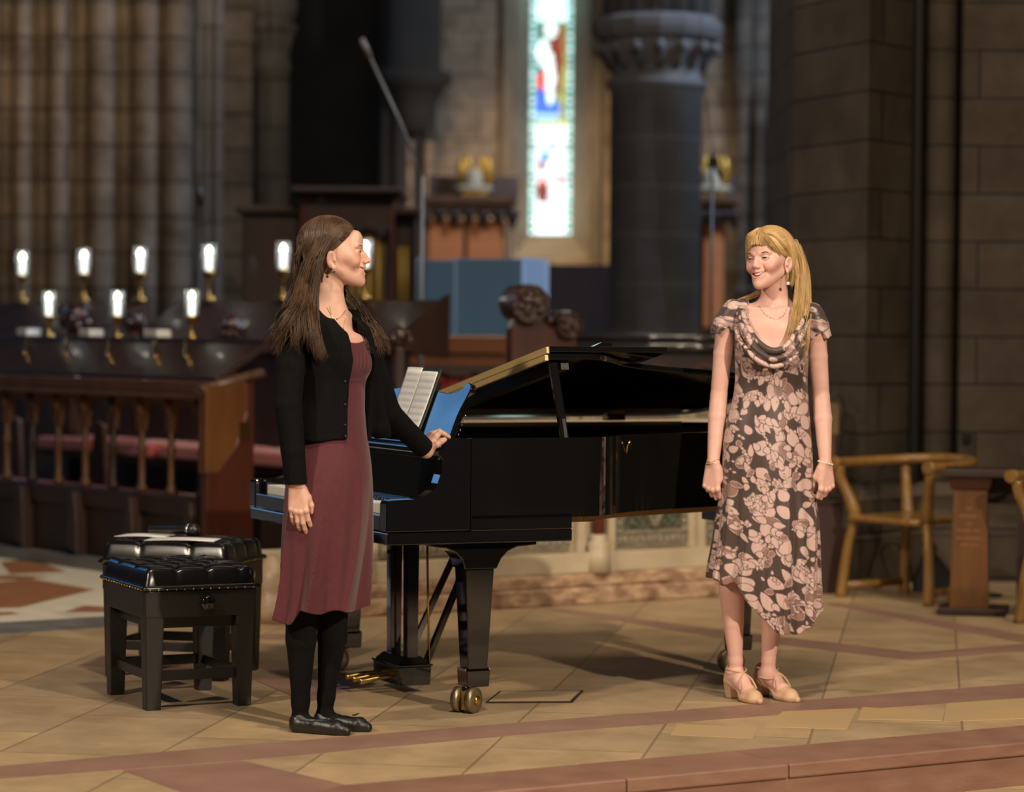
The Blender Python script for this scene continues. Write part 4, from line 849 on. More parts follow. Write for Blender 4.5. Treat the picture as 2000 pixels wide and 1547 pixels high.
# gilded shrine cabinets
m_shr = mat('orange brown panelling', (.62, .21, .06), (.48, .15, .05), 4, .5, .1, 40, stretch=(.3, 1, 12)); m_purp = mat('purple brown board', (.085, .055, .048), (.06, .04, .035), 5, .7)
def shrine(d, x0, x1, xm, ytop, label, angel):
    t = thing('gilded_cabinet', (W((x0 + x1) / 2, 500, d).x, d, 0), 0, label, 'cabinet'); c = t.location.x
    X = lambda px: W(px, 500, d).x - c
    Z = lambda py: W((x0 + x1) / 2, py, d).z
    MB().box(X(x0), X(x1), .1, .5, 0, Z(430)).build('body', m_oak, t)
    for a, b in ((x0 + 4, xm - 4), (xm + 4, x1 - 4)): MB().box(X(a), X(b), .05, .12, Z(640), Z(428)).build('door_panel', m_shr, t, bevel=.01)
    MB().box(X(x0 - 6), X(x1 + 24), -.1, .5, Z(400), Z(382)).box(X(x0 - 2), X(x1 + 14), -.04, .5, Z(418), Z(400)).build('cornice', m_oak, t, bevel=.02)
    MB().box(X(x0 + 2), X(x1 + 26), .28, .4, Z(385), Z(340)).build('back_board', m_purp, t)
    mb = MB(); n = 7
    for k in range(n):
        x = X(x0 - 2) + (X(x1 + 14) - X(x0 - 2)) * k / (n - 1); h = .16 if k % 2 == 0 else .10; mb.lathe([(0, -h), (.03, -h * .7), (.05, -h * .3), (.07, 0), (.05, .04)], 8, c=(x, -.02, Z(418)))
    mb.build('hanging_finials', m_mah, t); mb = MB()
    if angel:
        for s in (-1, 1):
            xc = X(xm + 18 + s * 26); mb.ball((xc, .1, Z(338)), (.05, .05, .17), 10); mb.ball((xc - s * .06, .1, Z(325)), (.035, .035, .12), 8)
        for k in range(7): mb.ball((X(xm + 2 + k * 5), .1, Z(335 + 3 * math.sin(k * 2))), (.03, .04, .07), 8)
        mb.build('gilt_angel', m_gilt, t)
        MB().ball((X(xm + 16), .05, Z(352)), (.09, .08, .13), 10).ball((X(xm + 16), .02, Z(368)), (.2, .08, .04), 10).build('pale_figure', m_cream, t)
        MB().box(X(xm - 6), X(xm + 44), -.02, .2, Z(382), Z(373)).build('gilt_base', m_gilt, t)
shrine(25, 832, 986, 908, 340, 'orange panelled wooden cabinet with gilded winged figure, left of the stained glass', True)
t = shrine(24, 1330, 1418, 1372, 340, 'orange panelled cabinet with gilding, half hidden behind the round column', True)
# thin flat sheet in very dark red between screen and column
boxpx('wall_dark_sheet', 1062, 1205, 518, 1000, 22.0, .1, mat('very dark red', (.02, .006, .005), (.008, .004, .004), 3, .9))
bpy.data.objects['wall_dark_sheet'].name = 'wall_dark_panel'
# mic stands
m_bk = mat('black metal', (.012, .012, .012), rough=.4)
def stand(px, d, ytop, label, boom=None, m=None, r=.008):
    p = W(px, 600, d); z = W(px, ytop, d).z; t = thing('microphone_stand', (p.x, d, 0), 0, label, 'microphone stand'); m = m or m_bk
    MB().tube([(0, 0, .03), (0, 0, z)], r, 8).build('pole', m, t); MB().lathe([(0, 0), (.14, 0), (.14, .02), (.02, .04), (0, .04)], 18).build('base', m, t)
    if boom:
        pts = [W(x, y, dd) - t.location for x, y, dd in boom]; MB().tube(pts, r * .8, 8).build('boom', m, t); e = pts[-1]; d2 = (pts[-1] - pts[-2]).normalized(); MB().tube([e - d2 * .02, e + d2 * .10], .018, 8).build('microphone', m, t)
    return t
t = stand(1388, 17.5, 298, 'tall thin black microphone stand right of the round column', r=.010); zz = W(1388, 318, 17.5).z
MB().box(-.03, .04, -.03, .03, zz - .03, zz + .03).build('clamp', m_bk, t); MB().tube([(.02, 0, zz), (.06, 0, zz - .10)], .014, 8).build('microphone', m_bk, t)
MB().tube([W(1394, 312, 17.5) - t.location, W(1372, 150, 17.3) - t.location, W(1366, -60, 17.2) - t.location], .003, 6).build('cable', m_bk, t)
stand(823, 16.15, 345, 'slender grey microphone stand with long diagonal boom, left of the cabinets', [(825, 350, 16.15), (786, 248, 16.15), (720, 105, 16.15)], mat('grey metal', (.16, .16, .17), rough=.4), .011)
t = stand(389, 18.5, 380, 'dark microphone stand before the left stone pier', r=.010); zz = W(389, 385, 18.5).z; MB().lathe([(.012, zz - .06), (.028, zz), (.02, zz + .06), (0, zz + .08)], 10).build('microphone', m_bk, t)
# ================================================================ chair, prayer desk and odds by the right pier
m_chair = mat('honey oak', (.27, .145, .038), (.19, .095, .025), 8, .35, stretch=(3, 3, .6), coat=.3)
def chair(root_loc, yaw, label):
    t = thing('oak_armchair', root_loc, yaw, label, 'chair', None)      # local: +x front, y left/right
    w, dp = .57, .40
    for (x, y, nm) in ((0, -w / 2, 'f'), (0, w / 2, 'f'), (-dp, -w / 2 + .06, 'b'), (-dp, w / 2 - .06, 'b')):
        s = 1 if y > 0 else -1; sx = 1 if nm == 'f' else -1
        pts = cr_path([(x + sx * .01, y + s * .005, 0), (x, y, .10), (x - sx * .015, y - s * .02, .28), (x - sx * .03, y - s * .045, .395), (x - sx * .03, y - s * .045, .43), (x - sx * .01, y - s * .02, .52), (x + sx * .015, y + s * .01, .60), (x + sx * .02, y + s * .02, .665)], 4)
        n = len(pts); MB().tube(pts, [.030 - .006 * math.sin(PI * k / (n - 1)) + (.010 * math.exp(-((k / (n - 1) - .6) / .12) ** 2)) for k in range(n)], 10).build('leg', m_chair, t)
    seat = [(.03, -w / 2 + .05), (.04, 0), (.03, w / 2 - .05), (-dp + .0, w / 2 - .10), (-dp - .04, 0), (-dp, -w / 2 + .10)]; sp = cr_path([(a, b, 0) for a, b in seat + seat[:1]], 5)[:-1]
    MB().prism([(p.x, p.y) for p in sp], .392, .425).build('seat', m_chair, t, bevel=.012)
    A = cr_path([(.06, -w / 2 - .03, .685), (-.10, -w / 2 - .035, .685), (-.28, -w / 2 - .0, .69), (-dp - .03, -w / 2 + .10, .70), (-dp - .09, 0, .705), (-dp - .03, w / 2 - .10, .70), (-.28, w / 2 + .0, .69), (-.10, w / 2 + .035, .685), (.06, w / 2 + .03, .685)], 6)
    n = len(A); MB().tube(A, [.036 if k < 2 or k > n - 3 else .030 for k in range(n)], 12, flat=.85).build('arm_rail', m_chair, t)
    for s in (-1, 1): MB().tube([(.0, s * w / 2, .06), (-dp, s * (w / 2 - .06), .06)], .016, 8, flat=1.3).build('stretcher', m_chair, t)
    return t
FL, FR, BL = G(1652, 1166), G(1808, 1183), G(1765, 1158)
fdir = ((FL + FR) / 2 - (BL + (FR - FL))) ; fdir = (FL - BL).normalized(); side = (FR - FL).normalized(); cyaw = math.atan2(-side.x * -1, side.y * -1) if 0 else math.atan2((FL - BL).y, (FL - BL).x)
perp = Vector((side.y, -side.x, 0)); perp = perp if perp.dot(FL - BL) > 0 else -perp; cyaw = math.atan2(perp.y, perp.x)
ch = chair((FL + FR) / 2, cyaw, 'honey oak armchair with rounded horizontal rail beside the blonde woman')
p2 = G(2092, 1228); c2 = copy_tree(ch); c2.location = p2; c2['label'] = 'honey oak armchair mostly cut off by the right edge'
# prayer desk
PDp = G(1893, 1200); pd = thing('prayer_desk', PDp, math.radians(-14), 'brown oak prayer desk with an inscribed front post, right of the armchair', 'desk')
sc = PDp.y / 5200; Z = lambda py: W(1893, py, PDp.y).z
m_pdk = mat('carved brown oak', (.15, .062, .013), (.095, .038, .009), 9, .4, stretch=(2, 2, .4), coat=.15)
hw = 38 * sc
MB().add([(-hw, -.04, .03), (hw, -.04, .03), (hw * .86, -.02, Z(955)), (-hw * .86, -.02, Z(955)), (-hw, .02, .03), (hw, .02, .03), (hw * .86, .02, Z(955)), (-hw * .86, .02, Z(955))], [(0, 1, 2, 3), (7, 6, 5, 4), (0, 4, 5, 1), (3, 2, 6, 7), (0, 3, 7, 4), (1, 5, 6, 2)]).build('front_post', m_pdk, pd, bevel=.004)
MB().box(-60 * sc, 72 * sc, -.09, .20, 0, .035).build('foot', m_mah, pd, bevel=.006)
MB().taper((0, .04, Z(955) - .0), (hw * 2, .15), (0, .04, Z(930)), (hw * 2.3, .20)).build('neck', m_mahr, pd, bevel=.004)
MB().box(-55 * sc, 112 * sc, -.10, .22, Z(930), Z(915)).box(-.02, 150 * sc, .1, .34, Z(985), Z(930)).build('desk_top', m_mah, pd, bevel=.006)
MB().box(.22, .27, .0, .18, .0, Z(930)).build('rear_post', m_mah, pd)
m_let = mat('pale incised lettering', (.34, .15, .065), rough=.5)
for i, (tx, size) in enumerate((('IN', .020), ('MEMORY', .020), ('OF', .020), ('MURIEL MAY', .0185), ('BROWNING', .0185), ('1899-1974', .018))):
    cu = bpy.data.curves.new('line', 'FONT'); cu.body = tx; cu.size = size * 1.15; cu.align_x = 'CENTER'; cu.align_y = 'CENTER'; cu.extrude = .0008
    o_ = bpy.data.objects.new('tmp_line', cu); COL.objects.link(o_); cu.materials.append(m_let); bpy.context.view_layer.update(); me_ = bpy.data.meshes.new_from_object(o_.evaluated_get(bpy.context.evaluated_depsgraph_get())); bpy.data.objects.remove(o_); o = bpy.data.objects.new('inscription_line', me_); COL.objects.link(o); o.parent = pd; yv = (993, 1008, 1023, 1036, 1051, 1064)[i]
    zz = Z(yv); fr = (zz - .03) / (Z(955) - .03); o.location = (-.004, -.0412 + .02 * fr, zz); o.rotation_euler = (PI / 2 - math.radians(1.5), 0, 0)
# black bag, mic, cables
p = G(1822, 1164); t = thing('black_bag', p + Vector((.06, .2, 0)), .2, 'slumped black bag on the floor behind the oak chair', 'bag')
m_bag = mat('black canvas', (.010, .010, .010), (.02, .02, .02), 8, .8, .4, 20)
MB().grid(lambda u, v: ((.13 * math.cos(2 * PI * u) * (1 - .8 * v ** 1.5) - .05 * v) * (1 + .1 * math.sin(6 * u * PI)), .09 * math.sin(2 * PI * u) * (1 - .75 * v), .21 * v), 20, 8, closed=True).build('bag_body', m_bag, t, subsurf=1)
MB().tube(cr_path([(-.05, 0, .19), (-.09, 0, .26), (-.02, 0, .24), (-.03, 0, .19)], 5), .008, 6).build('strap', m_bag, t)
p = G(1952, 1178); t = thing('small_mic_stand', p + Vector((0, .35, 0)), 0, 'short black microphone stand with pale tip behind the prayer desk', 'microphone stand')
MB().tube([(0, 0, .01), (0, 0, .30)], .007, 8).lathe([(0, 0), (.08, 0), (.08, .012), (0, .02)], 14).build('pole', m_bk, t)
MB().tube([(0, 0, .30), (-.02, -.02, .36)], [.012, .014], 10).build('microphone_body', m_bk, t); MB().ball((-.025, -.025, .372), .019, 10).build('pale_tip', m_paper, t)
def cable(pts, label, r=.005):
    o = MB().tube(cr_path(pts, 5), r, 6).build('black_cable', m_bk); tag(o, label, 'cable'); return o
d = 13.83
cable([W(1728, 905, d), W(1712, 940, d), W(1720, 1000, d), W(1716, 1060, d), W(1700, 1110, d), W(1698, 1140, d), W(1715, 1148, d), W(1735, 1130, d), W(1722, 1080, d), W(1745, 1060, d), W(1775, 1100, d), W(1785, 1150, d)], 'looping black cable hanging down and coiling beneath the oak armchair')
# wooden bracket with cable on the pier edge, and low dark red cabinet
d = 14.18; p = W(1618, 850, d)
t = thing('wooden_bracket', (p.x, d, p.z), 0, 'small wooden box bracket wrapped in black cable, just right of the blonde woman', 'bracket')
MB().box(-.03, .05, -.06, .12, .0, .17).build('box', mat('pale brown wood', (.17, .10, .04), (.11, .06, .025), 8, .5, stretch=(1, 1, 5)), t, bevel=.006); MB().box(-.035, .03, -.07, .12, -.3, .0).build('arm', m_oak, t, bevel=.006)
MB().tube(cr_path([(-.02, -.08, .20), (.04, -.08, .22), (.075, -.07, .14), (.06, -.06, -.02), (.065, -.05, -.18), (.05, -.02, -.30)], 5), .007, 6).build('cable', m_bk, t)
p = G(1624, 1160); t = thing('low_cabinet', p, .2, 'low dark reddish wooden cabinet between the blonde woman and the oak armchair', 'cabinet')
MB().box(-.10, .06, 0, .14, 0, .46).build('body', mat('matt red brown wood', (.045, .018, .013), (.035, .014, .010), 6, .6), t, bevel=.006); MB().box(-.11, .07, -.01, .15, .46, .48).build('lid', m_mah, t, bevel=.004)
# ================================================================ figures: implicit-surface modelling kit
def V3(p): return np.array([p[0], p[1], p[2]], dtype=np.float64)
def smin(a, b, k):
    if k <= 0: return np.minimum(a, b)
    h = np.clip(.5 + .5 * (b - a) / k, 0, 1); return b * (1 - h) + a * h - k * h * (1 - h)
def smax(a, b, k): return -smin(-a, -b, k)
class Prim:
    def __init__(s, fn, c, r, op='u', k=.01): s.fn, s.c, s.r, s.op, s.k = fn, np.asarray(c, float), r, op, k
def cone(a, b, r1, r2=None, k=.01, op='u', flat=None):      # round cone; flat=(axis, factor) squashes the section along an axis
    a = V3(a); b = V3(b); r2 = r1 if r2 is None else r2; ab = b - a; L2 = max(ab @ ab, 1e-12)
    ax = None
    if flat: ax = V3(flat[0]); ax = ax / np.linalg.norm(ax); ff = flat[1]
    def fn(P):
        t = np.clip((P - a) @ ab / L2, 0, 1); q = P - (a + t[:, None] * ab)
        if ax is not None: c = q @ ax; q = q + np.outer(c * (1 / ff - 1), ax)
        d = np.sqrt((q * q).sum(1)) - (r1 + (r2 - r1) * t)
        return d * (ff if ax is not None and ff < 1 else 1) if False else d
    return Prim(fn, (a + b) / 2, math.sqrt(L2) / 2 + max(r1, r2) * 1.5, op, k)
def ell(c, r, R=None, k=.01, op='u'):
    c = V3(c); r = np.asarray(r, float); Rm_ = np.eye(3) if R is None else np.asarray(R)
    def fn(P):
        q = (P - c) @ Rm_; k0 = np.sqrt(((q / r) ** 2).sum(1)); k1 = np.sqrt(((q / (r * r)) ** 2).sum(1)) + 1e-9; return k0 * (k0 - 1) / k1
    return Prim(fn, c, r.max() * 1.1, op, k)
def loft(zs, cx, cy, a, b, U, zt, zb, offset=0, fold=None, k=.01, op='u', n=2.0, round_=.0):   # stacked ellipses; U = unit direction of a
    zs = np.array(zs); o = np.argsort(zs); zs = zs[o]; cx, cy, a, b = [np.array(q, float)[o] for q in (cx, cy, a, b)]
    # smooth interpolation (cubic through resampled table)
    zz = np.linspace(zs[0], zs[-1], 160)
    def sm(q):
        v = np.interp(zz, zs, q)
        for _ in range(14): v[1:-1] = .25 * v[:-2] + .5 * v[1:-1] + .25 * v[2:]
        return v
    CX, CY, A, B = sm(cx), sm(cy), sm(a), sm(b); Vd = (-U[1], U[0])
    def fn(P):
        z = P[:, 2]; x = P[:, 0] - np.interp(z, zz, CX); y = P[:, 1] - np.interp(z, zz, CY)
        aa = np.interp(z, zz, A) + offset; bb = np.interp(z, zz, B) + offset
        u = x * U[0] + y * U[1]; v = x * Vd[0] + y * Vd[1]
        if fold is not None: s = fold(np.arctan2(v / bb, u / aa), z); aa = aa * s; bb = bb * s
        k0 = np.sqrt((u / aa) ** 2 + (v / bb) ** 2) + 1e-9; k1 = np.sqrt((u / aa ** 2) ** 2 + (v / bb ** 2) ** 2) + 1e-9
        d = k0 * (k0 - 1) / k1
        return smax(smax(d, z - zt, round_), zb - z, 0) if round_ else np.maximum(np.maximum(d, z - zt), zb - z)
    c = [np.mean(cx), np.mean(cy), (zt + zb) / 2]; return Prim(fn, c, 9, op, k)
def fnprim(f, op='s', k=.004): return Prim(f, (0, 0, 0), 99, op, k)
def evalp(prims, P):
    d = np.full(len(P), 9.0)
    for p in prims:
        if p.r < 5:
            m = ((P - p.c) ** 2).sum(1) < (p.r + max(p.k, .0) + .03) ** 2
            if not m.any(): continue
            v = p.fn(P[m]); dm = d[m]
            d[m] = smin(dm, v, p.k) if p.op == 'u' else smax(dm, -v, p.k) if p.op == 's' else smax(dm, v, p.k)
        else:
            v = p.fn(P); d = smin(d, v, p.k) if p.op == 'u' else smax(d, -v, p.k) if p.op == 's' else smax(d, v, p.k)
    return d
def surfnet(prims, lo, hi, h, field=None):
    lo = np.array(lo, float); hi = np.array(hi, float); f = field or (lambda Q: evalp(prims, Q)); B = 6
    n = (np.ceil((hi - lo) / h / B).astype(int)) * B; nb = n // B
    ci = np.stack(np.meshgrid(*[np.arange(q) for q in nb], indexing='ij'), -1).reshape(-1, 3)
    cc = lo + (ci + .5) * B * h; dc = f(cc); act = np.abs(dc) < B * h * 1.75
    D = np.repeat(np.repeat(np.repeat(np.where(dc < 0, -1., 1.).reshape(nb), B, 0), B, 1), B, 2).astype(np.float32)
    D = np.pad(D, ((0, 1),) * 3, mode='edge')
    mask = np.zeros(n + 1, bool); am = act.reshape(nb); am2 = np.repeat(np.repeat(np.repeat(am, B, 0), B, 1), B, 2); mask[:-1, :-1, :-1] = am2
    for ax in range(3):
        sh = np.roll(mask, 1, ax); sl = [slice(None)] * 3; sl[ax] = 0; sh[tuple(sl)] = False; mask |= sh
    idx = np.argwhere(mask); out = np.empty(len(idx), np.float32)
    for s in range(0, len(idx), 400000): out[s:s + 400000] = f(lo + idx[s:s + 400000] * h)
    D[mask] = out
    S_ = D < 0; c = S_[:-1, :-1, :-1].astype(np.int8)
    tot = sum(S_[i:S_.shape[0] - 1 + i, j:S_.shape[1] - 1 + j, k:S_.shape[2] - 1 + k].astype(np.int8) for i in (0, 1) for j in (0, 1) for k in (0, 1))
    cells = np.argwhere((tot > 0) & (tot < 8)); vid = -np.ones(tot.shape, np.int64); vid[tuple(cells.T)] = np.arange(len(cells))
    acc = np.zeros((len(cells), 3)); cnt = np.zeros(len(cells))
    for ax in range(3):
        o1, o2 = [q for q in range(3) if q != ax]
        for i in (0, 1):
            for j in (0, 1):
                a = cells.copy(); a[:, o1] += i; a[:, o2] += j; b = a.copy(); b[:, ax] += 1
                da = D[tuple(a.T)]; db = D[tuple(b.T)]; m = (da < 0) != (db < 0); t = np.where(m, da / np.where(m, da - db, 1), 0)
                q = a.astype(float); q[:, ax] += t; acc += q * m[:, None]; cnt += m
    vert = lo + acc / cnt[:, None] * h; quads = []
    for ax in range(3):
        o1, o2 = (ax + 1) % 3, (ax + 2) % 3; sa = [slice(None)] * 3; sb = [slice(None)] * 3; sa[ax] = slice(0, -1); sb[ax] = slice(1, None)
        e = np.argwhere(S_[tuple(sa)] != S_[tuple(sb)]); e = e[(e[:, o1] > 0) & (e[:, o2] > 0) & (e[:, o1] < D.shape[o1] - 1) & (e[:, o2] < D.shape[o2] - 1)]
        def cell(d1, d2): q = e.copy(); q[:, o1] += d1; q[:, o2] += d2; return vid[tuple(q.T)]
        Q = np.stack([cell(-1, -1), cell(0, -1), cell(0, 0), cell(-1, 0)], 1); fl = ~S_[tuple(e.T)]; Q[fl] = Q[fl][:, ::-1]
        quads.append(Q[(Q >= 0).all(1)])
    return vert, np.concatenate(quads)
def np_mesh(name, parts, mats, parent, cols=None, smooth=True, fmat=None):
    vs = []; qs = []; b = 0
    for v, q in parts: vs.append(v); qs.append(q + b); b += len(v)
    V = np.concatenate(vs); Q = np.concatenate(qs); me = bpy.data.meshes.new(name)
    me.vertices.add(len(V)); me.vertices.foreach_set('co', V.astype(np.float32).ravel()); me.loops.add(Q.size); me.loops.foreach_set('vertex_index', Q.astype(np.int32).ravel())
    me.polygons.add(len(Q)); me.polygons.foreach_set('loop_start', (np.arange(len(Q)) * Q.shape[1]).astype(np.int32)); me.polygons.foreach_set('loop_total', np.full(len(Q), Q.shape[1], np.int32))
    me.polygons.foreach_set('use_smooth', np.full(len(Q), smooth)); me.update(calc_edges=True); me.validate()
    if cols is not None:
        C = cols(V); at = me.color_attributes.new('tint', 'FLOAT_COLOR', 'POINT'); at.data.foreach_set('color', np.c_[C, np.ones(len(C))].astype(np.float32).ravel())
    for m in (mats if isinstance(mats, list) else [mats]): me.materials.append(m)
    o = bpy.data.objects.new(name, me); COL.objects.link(o); o.parent = parent; return o
def frame(fdir, pitch=0, roll=0, scale=1.0):          # columns: right, forward, up
    f = Vector(fdir).normalized(); r = f.cross(Vector((0, 0, 1))).normalized(); u = r.cross(f)
    M = Matrix((r, f, u)).transposed(); M = M @ Matrix.Rotation(pitch, 3, 'X') @ Matrix.Rotation(roll, 3, 'Y'); return np.array(M) * 1.0, scale
# ---- head: right=x, forward=y, up=z, eyes on z=0
def head_prims(o, R, s, smile=1.0, chin=1.0, nose=1.0):
    o = V3(o); T = lambda p: o + (R @ (np.array(p) * s)); P = []
    E = lambda c, r, k=.012, op='u', rot=None: P.append(ell(T(c), np.array(r) * s, R if rot is None else R @ rot, k * s, op))
    C = lambda a, b, r1, r2=None, k=.01, op='u': P.append(cone(T(a), T(b), r1 * s, (r1 if r2 is None else r2) * s, k * s, op))
    def rx(a): return np.array(Matrix.Rotation(a, 3, 'X'))
    def ry(a): return np.array(Matrix.Rotation(a, 3, 'Y'))
    def rz(a): return np.array(Matrix.Rotation(a, 3, 'Z'))
    E((0, -.018, .034), (.0735, .093, .080)); E((0, .020, -.005), (.064, .070, .078), .02)
    E((0, .040, -.060), (.0435, .046, .045), .022); C((-.045, .0, -.052), (-.014, .064, -.092), .016, .013, .022); C((.045, .0, -.052), (.014, .064, -.092), .016, .013, .022)
    E((0, .083, -.098), (.019, .016, .0165), .014); E((0, .068, -.078), (.030, .026, .026), .018)                                    # chin
    E((0, .077, .040), (.042, .018, .030), .02)                                        # forehead
    for x in (-1, 1):
        C((x * .042, .074, .019), (x * .012, .086, .016), .0065, .0065, .012)          # brow ridge
        E((x * .039, .066, -.031), (.020, .020, .019), .018)                            # smiling cheek
        E((x * .052, .045, -.012), (.014, .022, .018), .018)
        E((x * .0305, .092, .001), (.0165, .0105, .011), .008, 's')                    # socket
        E((x * .0305, .0745, .0), (.0148, .0135, .0135), .004)                          # lids
    C((0, .085, .010), (0, .1065 * nose, -.026), .0062, .0080, .010); E((0, .1080 * nose, -.0290), (.0094, .0090, .0082), .007); C((0, .094, -.036), (0, .0935, -.050), .0075, .0075, .010); E((0, .088, -.020), (.0115, .0180, .0220), .010)
    for x in (-1, 1): E((x * .0115, .1005, -.0330), (.0066, .0090, .0066), .005); E((x * .0065, .1055, -.0395), (.0030, .0048, .0026), .0015, 's')
    E((0, .086, -.060), (.026, .0145, .020), .012)                                      # muzzle
    n = 9
    for i in range(n):                                                                  # lips, corners raised
        t0 = -1 + 2 * i / n; t1 = -1 + 2 * (i + 1) / n
        def lp(t, dz): return (t * .0275, .0975 - .0235 * t * t, -.0610 + .0105 * t * t * smile + dz * (1 - t * t * .95))
        C(lp(t0, .0072), lp(t1, .0072), .0030, .0030, .003); C(lp(t0, -.0100), lp(t1, -.0100), .0036, .0036, .003)
    for i in range(n):                                                                  # open mouth between them
        t = -1 + 2 * (i + .5) / n; E((t * .0255, .0990 - .022 * t * t, -.0622 + .0105 * t * t * smile), (.0045, .014, .0072 * (1 - t * t) + .0012), .0015, 's')
    for x in (-1, 1):
        E((x * .0315, .0905, -.0005), (.0120, .0080, .0021), .0012, 's', rot=ry(x * .10))  # eye opening (squinting)
        C((x * .020, .090, -.026), (x * .034, .076, -.056), .0022, .0022, .008, 's')        # smile fold
        er = ry(x * .18) @ rz(x * .45)
        E((x * .0765, -.008, -.024), (.0065, .0175, .0300), .006, rot=er); E((x * .0840, -.007, -.020), (.0052, .0110, .0190), .003, 's', rot=er); E((x * .0765, -.0, -.050), (.0055, .008, .009), .005); E((x * .080, .004, -.026), (.004, .004, .007), .004)
    return P, T
def eyes_and_teeth(root, T, R, s, iris, lash):
    mw = mat('eye white', (.70, .66, .62), rough=.15, coat=.5); mi = mat('iris ' + iris[0], iris[1], rough=.1, coat=.8)
    R4 = Matrix(R.tolist()).to_4x4()
    for x in (-1, 1):
        c = T((x * .0305, .0740, -.0005)); e = MB().ball((0, 0, 0), .0122 * s, 20).build('eyeball', mw, root); e.matrix_basis = Matrix.Translation(c) @ R4
        MB().lathe([(0, .0126 * s), (.0045 * s, .0121 * s), (.0074 * s, .0102 * s)], 16, M=Matrix.Rotation(-PI / 2 - .0, 4, 'X')).build('iris', mi, e)
        def lp(t): return T((x * .0315 + t * .0130, .0885 - .006 * t * t - .004 * t * x, .0022 - .0024 * t * t))
        MB().tube([lp(-1 + .2 * k) for k in range(11)], [.0010 + .0010 * (1 - abs(-1 + .2 * k)) for k in range(11)], 6).build('eyelashes', lash, root)
        def bp(t): return T((x * (.031 + t * .017), .0915 - .0035 * t - .006 * t * t, .0215 + .0035 * t - .005 * t * t))
        MB().tube([bp(-1 + .2 * k) for k in range(11)], [.0010 * (1 - .5 * (-1 + .2 * k)) for k in range(11)], 6, flat=1.4).build('eyebrow', lash, root)
    def tf(u, v): t = (u * 2 - 1); return T((t * .0240, .0952 - .0215 * t * t, -.0550 + .0105 * t * t - .0085 * v * (1 - .6 * t * t)))
    MB().grid(tf, 20, 4).build('teeth', mat('teeth', (.80, .76, .68), rough=.25, coat=.4), root, solid=.0015)
def skin_cols(T, R, o, s, lip=(1.0, .55, .55)):
    o = V3(o)
    def f(V):
        q = ((V - o) @ R) / s; C = np.ones((len(V), 3))
        def blend(m, c): 
            nonlocal C
            C = C * (1 - m[:, None]) + C * np.array(c) * m[:, None]
        t = q[:, 0] / .0275; zc = -.0618 + .0105 * t * t; m = np.exp(-(((q[:, 2] - zc) / (.0105 * np.clip(1.1 - t * t, .15, 1))) ** 4)) * (np.abs(t) < 1.04) * (q[:, 1] > .066); blend(m, lip)
        inm = (np.abs(q[:, 2] - zc) < .004) * (np.abs(t) < .95) * (q[:, 1] < .093) * (q[:, 1] > .06); blend(inm.astype(float), (.35, .18, .18))
        for x in (-1, 1): blend(np.exp(-(((q[:, 0] - x * .042) / .022) ** 2 + ((q[:, 2] + .032) / .022) ** 2)) * (q[:, 1] > .03) * .75, (1.02, .78, .75))
        blend(np.exp(-((q[:, 0] / .013) ** 2 + ((q[:, 2] + .03) / .013) ** 2)) * (q[:, 1] > .09) * .5, (1.0, .82, .80))
        return C
    return f
# ---- hand in its own frame: X thumb side, Y back of hand, Z towards the fingers
FING = [(.0255, .088, .068, .0088), (.0085, .092, .077, .0090), (-.0085, .088, .071, .0085), (-.0250, .079, .055, .0074)]
def hand_prims(w, X, Y, Z, curls, s=1.0, spread=.06, thumb=None, thin=1.0):
    w = V3(w); X, Y, Z = [V3(q) / np.linalg.norm(V3(q)) for q in (X, Y, Z)]; X = X - Z * (X @ Z); X /= np.linalg.norm(X); Yc = np.cross(Z, X); Y = Yc if Yc @ Y > 0 else -Yc
    T = lambda p: w + (X * p[0] + Y * p[1] + Z * p[2]) * s; G_ = []
    for i, (x, z, L, r) in enumerate(FING):
        G_.append(cone(T((x * .45, 0, .0)), T((x, 0, z)), .0135 * s, .0105 * s, .010 * s, flat=(Y, .85)))
    G_.append(cone(T((.012, -.008, .02)), T((.024, -.008, .055)), .014 * s, .011 * s, .012 * s)); G_.append(cone(T((-.016, -.006, .01)), T((-.022, -.006, .06)), .012 * s, .011 * s, .012 * s))
    for i, (x, z, L, r) in enumerate(FING):
        c = curls[i] if hasattr(curls[0], '__len__') else curls; p = np.array((x, 0, z)); a = 0; sp = spread * (1.5 - i) * 1.0; first = True
        for j, (fr, rr) in enumerate(((.46, 1.0), (.30, .92), (.26, .82))):
            a += c[j]; d = np.array((math.sin(sp) * math.cos(a), -math.sin(a), math.cos(a) * math.cos(sp))); q = p + d * L * fr * 1.02
            G_.append(cone(T(p), T(q), r * rr * s * thin, r * rr * .90 * s * thin, .0028 * s if j else .005 * s)); 
            if j == 0: G_.append(ell(T(p + np.array((0, .002, 0))), (r * 1.15 * s,) * 3, k=.004 * s))
            p = q
    th = thumb or [(.018, -.008, .018), (.036, -.016, .046), (.044, -.022, .074), (.043, -.026, .098)]
    for j in range(3): G_.append(cone(T(th[j]), T(th[j + 1]), (.0135, .0105, .0095)[j] * s, (.0110, .0096, .0078)[j] * s, .006 * s if j else .012 * s))
    return G_
